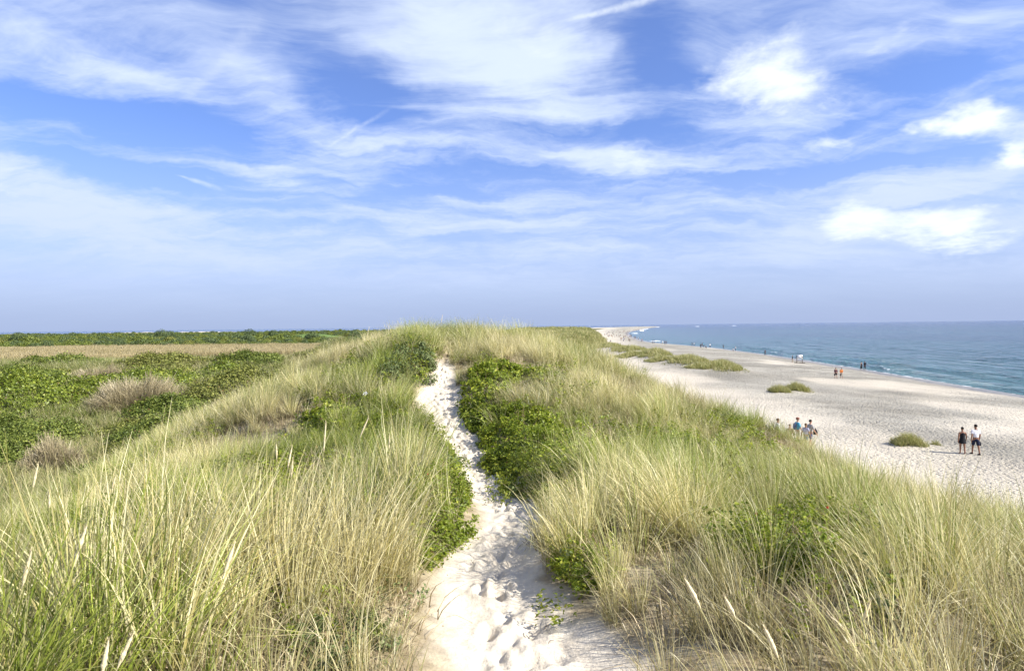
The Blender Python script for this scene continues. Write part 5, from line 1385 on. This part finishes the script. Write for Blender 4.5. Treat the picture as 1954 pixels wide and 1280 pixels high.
def backpack(t, J, mat, label):
    c, s_ = math.cos(t.rotation_euler[2]), math.sin(t.rotation_euler[2]); k = t.scale[0]; p = (0, -0.19, 1.0)
    o = thing('backpack', label, 'backpack', (t.location[0] + k * (c * p[0] - s_ * p[1]), t.location[1] + k * (s_ * p[0] + c * p[1]), t.location[2] + k * p[2]), t.rotation_euler[2])
    link('pack', rings_mesh('pack', [((0, 0, 0.0), 0.06, 0.03), ((0, 0, 0.02), 0.14, 0.075), ((0, 0, 0.20), 0.15, 0.085), ((0, 0, 0.40), 0.13, 0.07), ((0, 0, 0.44), 0.05, 0.03)], mat, 12), o)
    for q in (-1, 1):
        a = np.linspace(0, math.pi, 8)
        V, F = tubes([np.stack([np.full(8, q * 0.10), 0.03 + 0.25 * np.sin(a), 0.22 + 0.21 * np.cos(a)], -1)], [np.full(8, 0.018)], 5)
        link('strap', make_mesh('strap', V, F, None, True, (mat,)), o)

def build_people():
    cp, dg_ = 'couple walking on the near beach', 'walkers passing behind the dune'
    person(27.8, 38.8, -12, 1.66, 'woman in a short black dress walking beside the man in white', cp, 'dress', BLACK, 0.72, None, 'short', HAIR_D, SKIN_TAN, 0.10, 0.10)
    m, J, s = person(28.55, 38.7, -8, 1.84, 'man in a white T-shirt and dark shorts walking on the near beach', cp, 0.75, WHITE, 0.92, NAVY, 'short', HAIR_D, SKIN_TAN, 0.22, 0.10, shoes=BLACK)
    bag(hand_at(m, J, 'r'), 'black bag hanging from the right hand of the man in white', BLACK)
    md = 'couple walking on the middle beach'
    m, J, s = person(51.3, 99.6, 172, 1.72, 'walker in a dark maroon jacket and dark shorts on the middle beach', md, 1.9, MAROON, 0.9, BLACK, 'short', HAIR_B, None, 0.20, 0.15, shoes=BLACK)
    bag(hand_at(m, J, 'r'), 'dark bag in the hand of the walker in maroon', BLACK, 0.12, 0.30)
    m, J, s = person(52.6, 100.4, 175, 1.68, 'walker in an orange top beside the one in maroon', md, 1.7, ORANGE, 1.5, BEIGE, 'short', HAIR_B, None, 0.16, 0.20, shoes=BEIGE)
    bag(hand_at(m, J, 'r'), 'dark bag in the hand of the walker in orange', BLACK, 0.12, 0.30)
    wl = 'pair at the edge of the water'
    person(72.9, 131.2, 20, 1.66, 'person in a long black dress at the edge of the water', wl, 'dress', BLACK, 0.25, None, 'short', HAIR_D, None, 0.1, 0.1)
    m, J, s = person(73.8, 131.5, 10, 1.78, 'person in dark clothes with a backpack at the edge of the water', wl, 1.9, NAVY, 1.7, BLACK, 'short', HAIR_D, None, 0.15, 0.15)
    backpack(m, J, BLACK, 'black backpack worn by the person at the edge of the water')
    person(65.8, 147.5, 60, 1.74, 'person in a black top and beige trousers beside the white board', 'people along the waterline', 1.9, BLACK, 1.6, BEIGE, 'short', HAIR_D, None, 0.12, 0.1)
    # the party whose heads and shoulders show over the dune grass
    person(16.15, 40.9, 160, 1.68, 'farthest left head of the party half hidden by the dune grass', dg_, 1.8, OLIVE, 1.8, OLIVE, 'short', HAIR_B, SKIN, 0.15, 0.15)
    person(17.0, 40.3, -100, 1.72, 'person in a white shirt with arm stretched forward, behind the dune grass', dg_, 1.8, WHITE, 1.7, BEIGE, 'short', HAIR_B, SKIN, 0.15, 0.15, reach=0.25)
    person(17.35, 39.3, 150, 1.55, 'shorter person in olive, almost hidden by the dune grass', dg_, 1.8, OLIVE, 1.8, OLIVE, 'short', HAIR_B, SKIN, 0.1, 0.1)
    m, J, s = person(18.5, 40.8, -85, 1.82, 'person in a bright turquoise shirt and red-brown cap behind the dune grass', dg_, 0.9, TURQ, 0.9, BEIGE, 'short', HAIR_B, SKIN, 0.2, 0.2, cap=cloth('red_brown_cloth', (0.22, 0.075, 0.05)))
    backpack(m, J, BLUE, 'dark blue backpack worn by the person in turquoise')
    person(18.55, 39.75, -60, 1.60, 'person in a blue and lilac top with a tanned face behind the dune grass', dg_, 0.7, LILAC, 0.8, BLUE, 'short', HAIR_B, SKIN_TAN, 0.15, 0.15)
    m, J, s = person(19.15, 40.4, -75, 1.76, 'rightmost of the party behind the dune grass, in grey with a round black bag', dg_, 0.9, GREY, 0.9, BLUE, 'short', HAIR_D, SKIN, 0.2, 0.2)
    bag((m.location[0] + 0.30, m.location[1] - 0.05, m.location[2] + 1.25), 'round black bag at the side of the rightmost walker behind the dune grass', BLACK, 0.15, 0.42)
    # people strung out along the waterline and the far beach, built once and repeated
    pk = {}
    for key, (tp, lg, st, cr) in {'walk': (1.9, 1.9, 0.24, False), 'stand': (1.9, 1.9, 0.05, False), 'summer': (0.7, 0.9, 0.15, False), 'crouch': (1.8, 1.6, 0.0, True)}.items():
        J = pose(st, 0.12, cr)
        pk[key] = [('body', body_mesh(J, SKIN, 1, False)), ('shirt', shirt_mesh(J, BLACK, tp, level=1)), ('trousers' if lg > 1 else 'shorts', legs_mesh('legwear', J, BLACK, lg, 1)), ('hair', hair_mesh(J, HAIR_D))]
    def small(x, y, key, top, leg, label, group, face, hgt=1.72, hair=HAIR_D):
        z = max(H1(x, y), -0.25)
        t = thing('person', label, 'person', (x, y, z - 0.012), R(face), group); t.scale = (hgt / 1.75,) * 3
        for (nm, me), mt in zip(pk[key], (SKIN, top, leg, hair)):
            o = link(nm, me, t); o.material_slots[0].link = 'OBJECT'; o.material_slots[0].material = mt
    wg = 'people along the waterline'
    for a in [(76.6, 190.3, 'walk', NAVY, BLACK, 'dark-clad walker alone at the edge of the water beyond the white board', 20),
              (78.2, 222, 'crouch', WHITE, BLACK, 'person in a pale top crouching at the edge of the water', 120), (79.4, 223.5, 'stand', WHITE, NAVY, 'person in a white top standing over the crouching one', 100),
              (83.0, 247, 'stand', NAVY, BLACK, 'dark figure standing alone at the waterline, left of the crouching person', 90),
              (82.2, 261, 'walk', WHITE, BLACK, 'person in a white top and dark trousers at the right of the waterline group', 10),
              (75.2, 243.4, 'crouch', BLACK, BLACK, 'dark figure sitting on the sand in front of the waterline group', 60), (73.3, 244.2, 'walk', BLACK, NAVY, 'dark walker at the front of the waterline group', 0),
              (82.6, 271, 'stand', TURQ, BLACK, 'person in a turquoise top in the middle of the waterline group', 30), (83.2, 275, 'walk', NAVY, BLACK, 'person in navy at the back of the waterline group', 200),
              (80.8, 279, 'stand', WHITE, BLACK, 'person in a white top and black trousers at the left of the waterline group', 100), (81.6, 285, 'walk', BLACK, BLACK, 'black-clad person at the left end of the waterline group', 90),
              (70.9, 291.8, 'stand', BLACK, BLACK, 'black-clad person in the middle of a trio far along the waterline', 30), (73.8, 301, 'walk', NAVY, BLACK, 'navy-clad person at the right of a trio far along the waterline', 10),
              (69.2, 288.7, 'stand', WHITE, BEIGE, 'pale-clad person at the left of a trio far along the waterline', 0),
              (65.0, 291.0, 'walk', BLACK, NAVY, 'left one of two dark figures at the bend of the far shore', 60), (69.6, 308, 'stand', NAVY, BLACK, 'right one of two dark figures at the bend of the far shore', 50)]:
        small(a[0], a[1], a[2], a[3], a[4], a[5], wg, a[6])
    rng = np.random.default_rng(91)
    cols = [BLACK, NAVY, BLUE, MAROON, BLACK, BLACK, DGREEN, RED, WHITE, NAVY]
    small(48.8, 311.1, 'crouch', BLUE, BLACK, 'person sitting on a mat on the far beach close to the dune grass', 'people on the far beach', 40)
    for k, (x, y) in enumerate(FAR_PEOPLE):
        small(x, y, ('walk', 'stand', 'walk', 'summer')[k % 4], cols[rng.integers(len(cols))], cols[rng.integers(7)], 'tiny walker among the crowd strung along the far beach', 'people on the far beach', rng.uniform(0, 360), rng.uniform(1.62, 1.86), (HAIR_D, HAIR_B)[k % 2])
    for k in range(24):
        y = 430 + 480 * rng.random() ** 1.2; x = float(shore_x(np.array([y]))[0]) - rng.uniform(2, 26)
        small(x, y, ('walk', 'stand', 'summer')[k % 3], cols[rng.integers(len(cols))], cols[rng.integers(7)], 'tiny walker among the crowd strung along the far beach', 'people on the far beach', rng.uniform(0, 360), rng.uniform(1.62, 1.86))
    for k, (x, y) in enumerate(TIP_PEOPLE):
        small(x, y, ('walk', 'stand')[k % 2], (RED, BLACK, MAROON, NAVY)[k % 4], BLACK, 'tiny figure standing out on the tip of the sand spit', 'people on the tip of the spit', rng.uniform(0, 360))
FAR_PEOPLE = [(62.5, 360.5), (59.0, 333), (67.2, 376), (64.5, 347.7), (62.4, 333), (75.1, 459.7), (74.7, 472.9), (72.8, 470.3), (84.5, 490.3), (84.4, 466.5), (87.2, 472.4), (91.3, 486.6), (104, 552), (98.2, 517.6), (97, 515.9), (83.2, 425.5), (85.2, 437),
              (88.6, 450), (81.8, 407), (73.4, 353.8), (117.9, 650), (121, 661.5), (121.5, 668), (126, 682), (98, 612.7), (85.6, 561.9), (81.7, 544.7), (115.3, 694.9), (121.8, 712.6), (129.7, 738.8), (71.0, 345), (83.5, 416), (95, 500), (108, 590), (140, 790), (152, 850), (138, 760)]
TIP_PEOPLE = [(196, 1010), (205, 1040), (216, 1090), (225, 1130), (240, 1190), (212, 1075)]
build_people()

# ------------------------------------------------------------------ notice board on the beach
def box_mesh(name, c, s, mat, bev=0.0):
    x, y, z = (v / 2 for v in s)
    V = np.array([(sx * x + c[0], sy * y + c[1], sz * z + c[2]) for sz in (-1, 1) for sy in (-1, 1) for sx in (-1, 1)])
    F = np.array([(0, 2, 3, 1), (4, 5, 7, 6), (0, 1, 5, 4), (2, 6, 7, 3), (0, 4, 6, 2), (1, 3, 7, 5)])
    return make_mesh(name, V, F, None, False, (mat,))
def build_board():
    x, y = 67.0, 146.5
    wood, white, dark = plain_material('grey_wood', (0.20, 0.165, 0.13), 0.85, 0.25), plain_material('white_board_paint', (0.80, 0.80, 0.79), 0.5, 0.03), plain_material('dark_wood', (0.05, 0.035, 0.028), 0.85, 0.25)
    t = thing('notice_board', 'white notice board on two posts standing on a dark beam by the water', 'sign', (x, y, H1(x, y) - 0.02), R(-8))
    link('post', box_mesh('post', (-0.62, 0, 0.95), (0.11, 0.11, 1.94), wood), t)
    link('post', box_mesh('post', (0.62, 0, 0.86), (0.11, 0.11, 1.76), wood), t)
    link('panel', box_mesh('panel', (0.03, -0.085, 1.50), (1.14, 0.05, 0.86), white), t)
    link('crossbar', box_mesh('crossbar', (0, 0.03, 0.52), (1.12, 0.06, 0.08), wood), t)
    link('bracket', box_mesh('bracket', (0.52, -0.135, 1.50), (0.34, 0.04, 0.12), dark), t)
    link('base_beam', box_mesh('base_beam', (0.05, -0.02, 0.06), (2.3, 0.30, 0.15), dark), t)
    link('base_block', box_mesh('base_block', (-0.85, -0.06, 0.20), (0.62, 0.34, 0.13), dark), t)
build_board()

# ------------------------------------------------------------------ dry twigs on the sand of the path
def build_twigs():
    rng = np.random.default_rng(97)
    for k in range(16):
        y = rng.uniform(3.2, 12.0); w = float(path_half(np.array([y]))[0]); x = float(path_x(np.array([y]))[0]) + rng.uniform(-0.9, 0.9) * (w + 0.1)
        L, a = rng.uniform(0.05, 0.20), rng.uniform(0, 6.28)
        s_ = np.linspace(-0.5, 0.5, 5)
        P = np.stack([L * s_ * math.cos(a) + rng.normal(0, 0.006, 5), L * s_ * math.sin(a) + rng.normal(0, 0.006, 5), 0.012 + rng.uniform(0, 0.012, 5)], -1)
        f = np.stack([np.linspace(P[2][i], P[2][i] + (math.cos(a + 0.7) * L * 0.3, math.sin(a + 0.7) * L * 0.3, 0.02)[i], 3) for i in range(3)], -1)
        V, F = tubes([P, f], [np.array([0.0035, 0.0034, 0.003, 0.0025, 0.0015]), np.array([0.002, 0.0016, 0.001])], 5)
        tag(link('dry_twig', make_mesh('dry_twig', V, F, None, True, (M_BARK,)), None, (x, y, H1(x, y) + 0.004)), 'small dry twig lying on the sand of the footpath', 'twig', 'dry twigs on the path')
build_twigs()
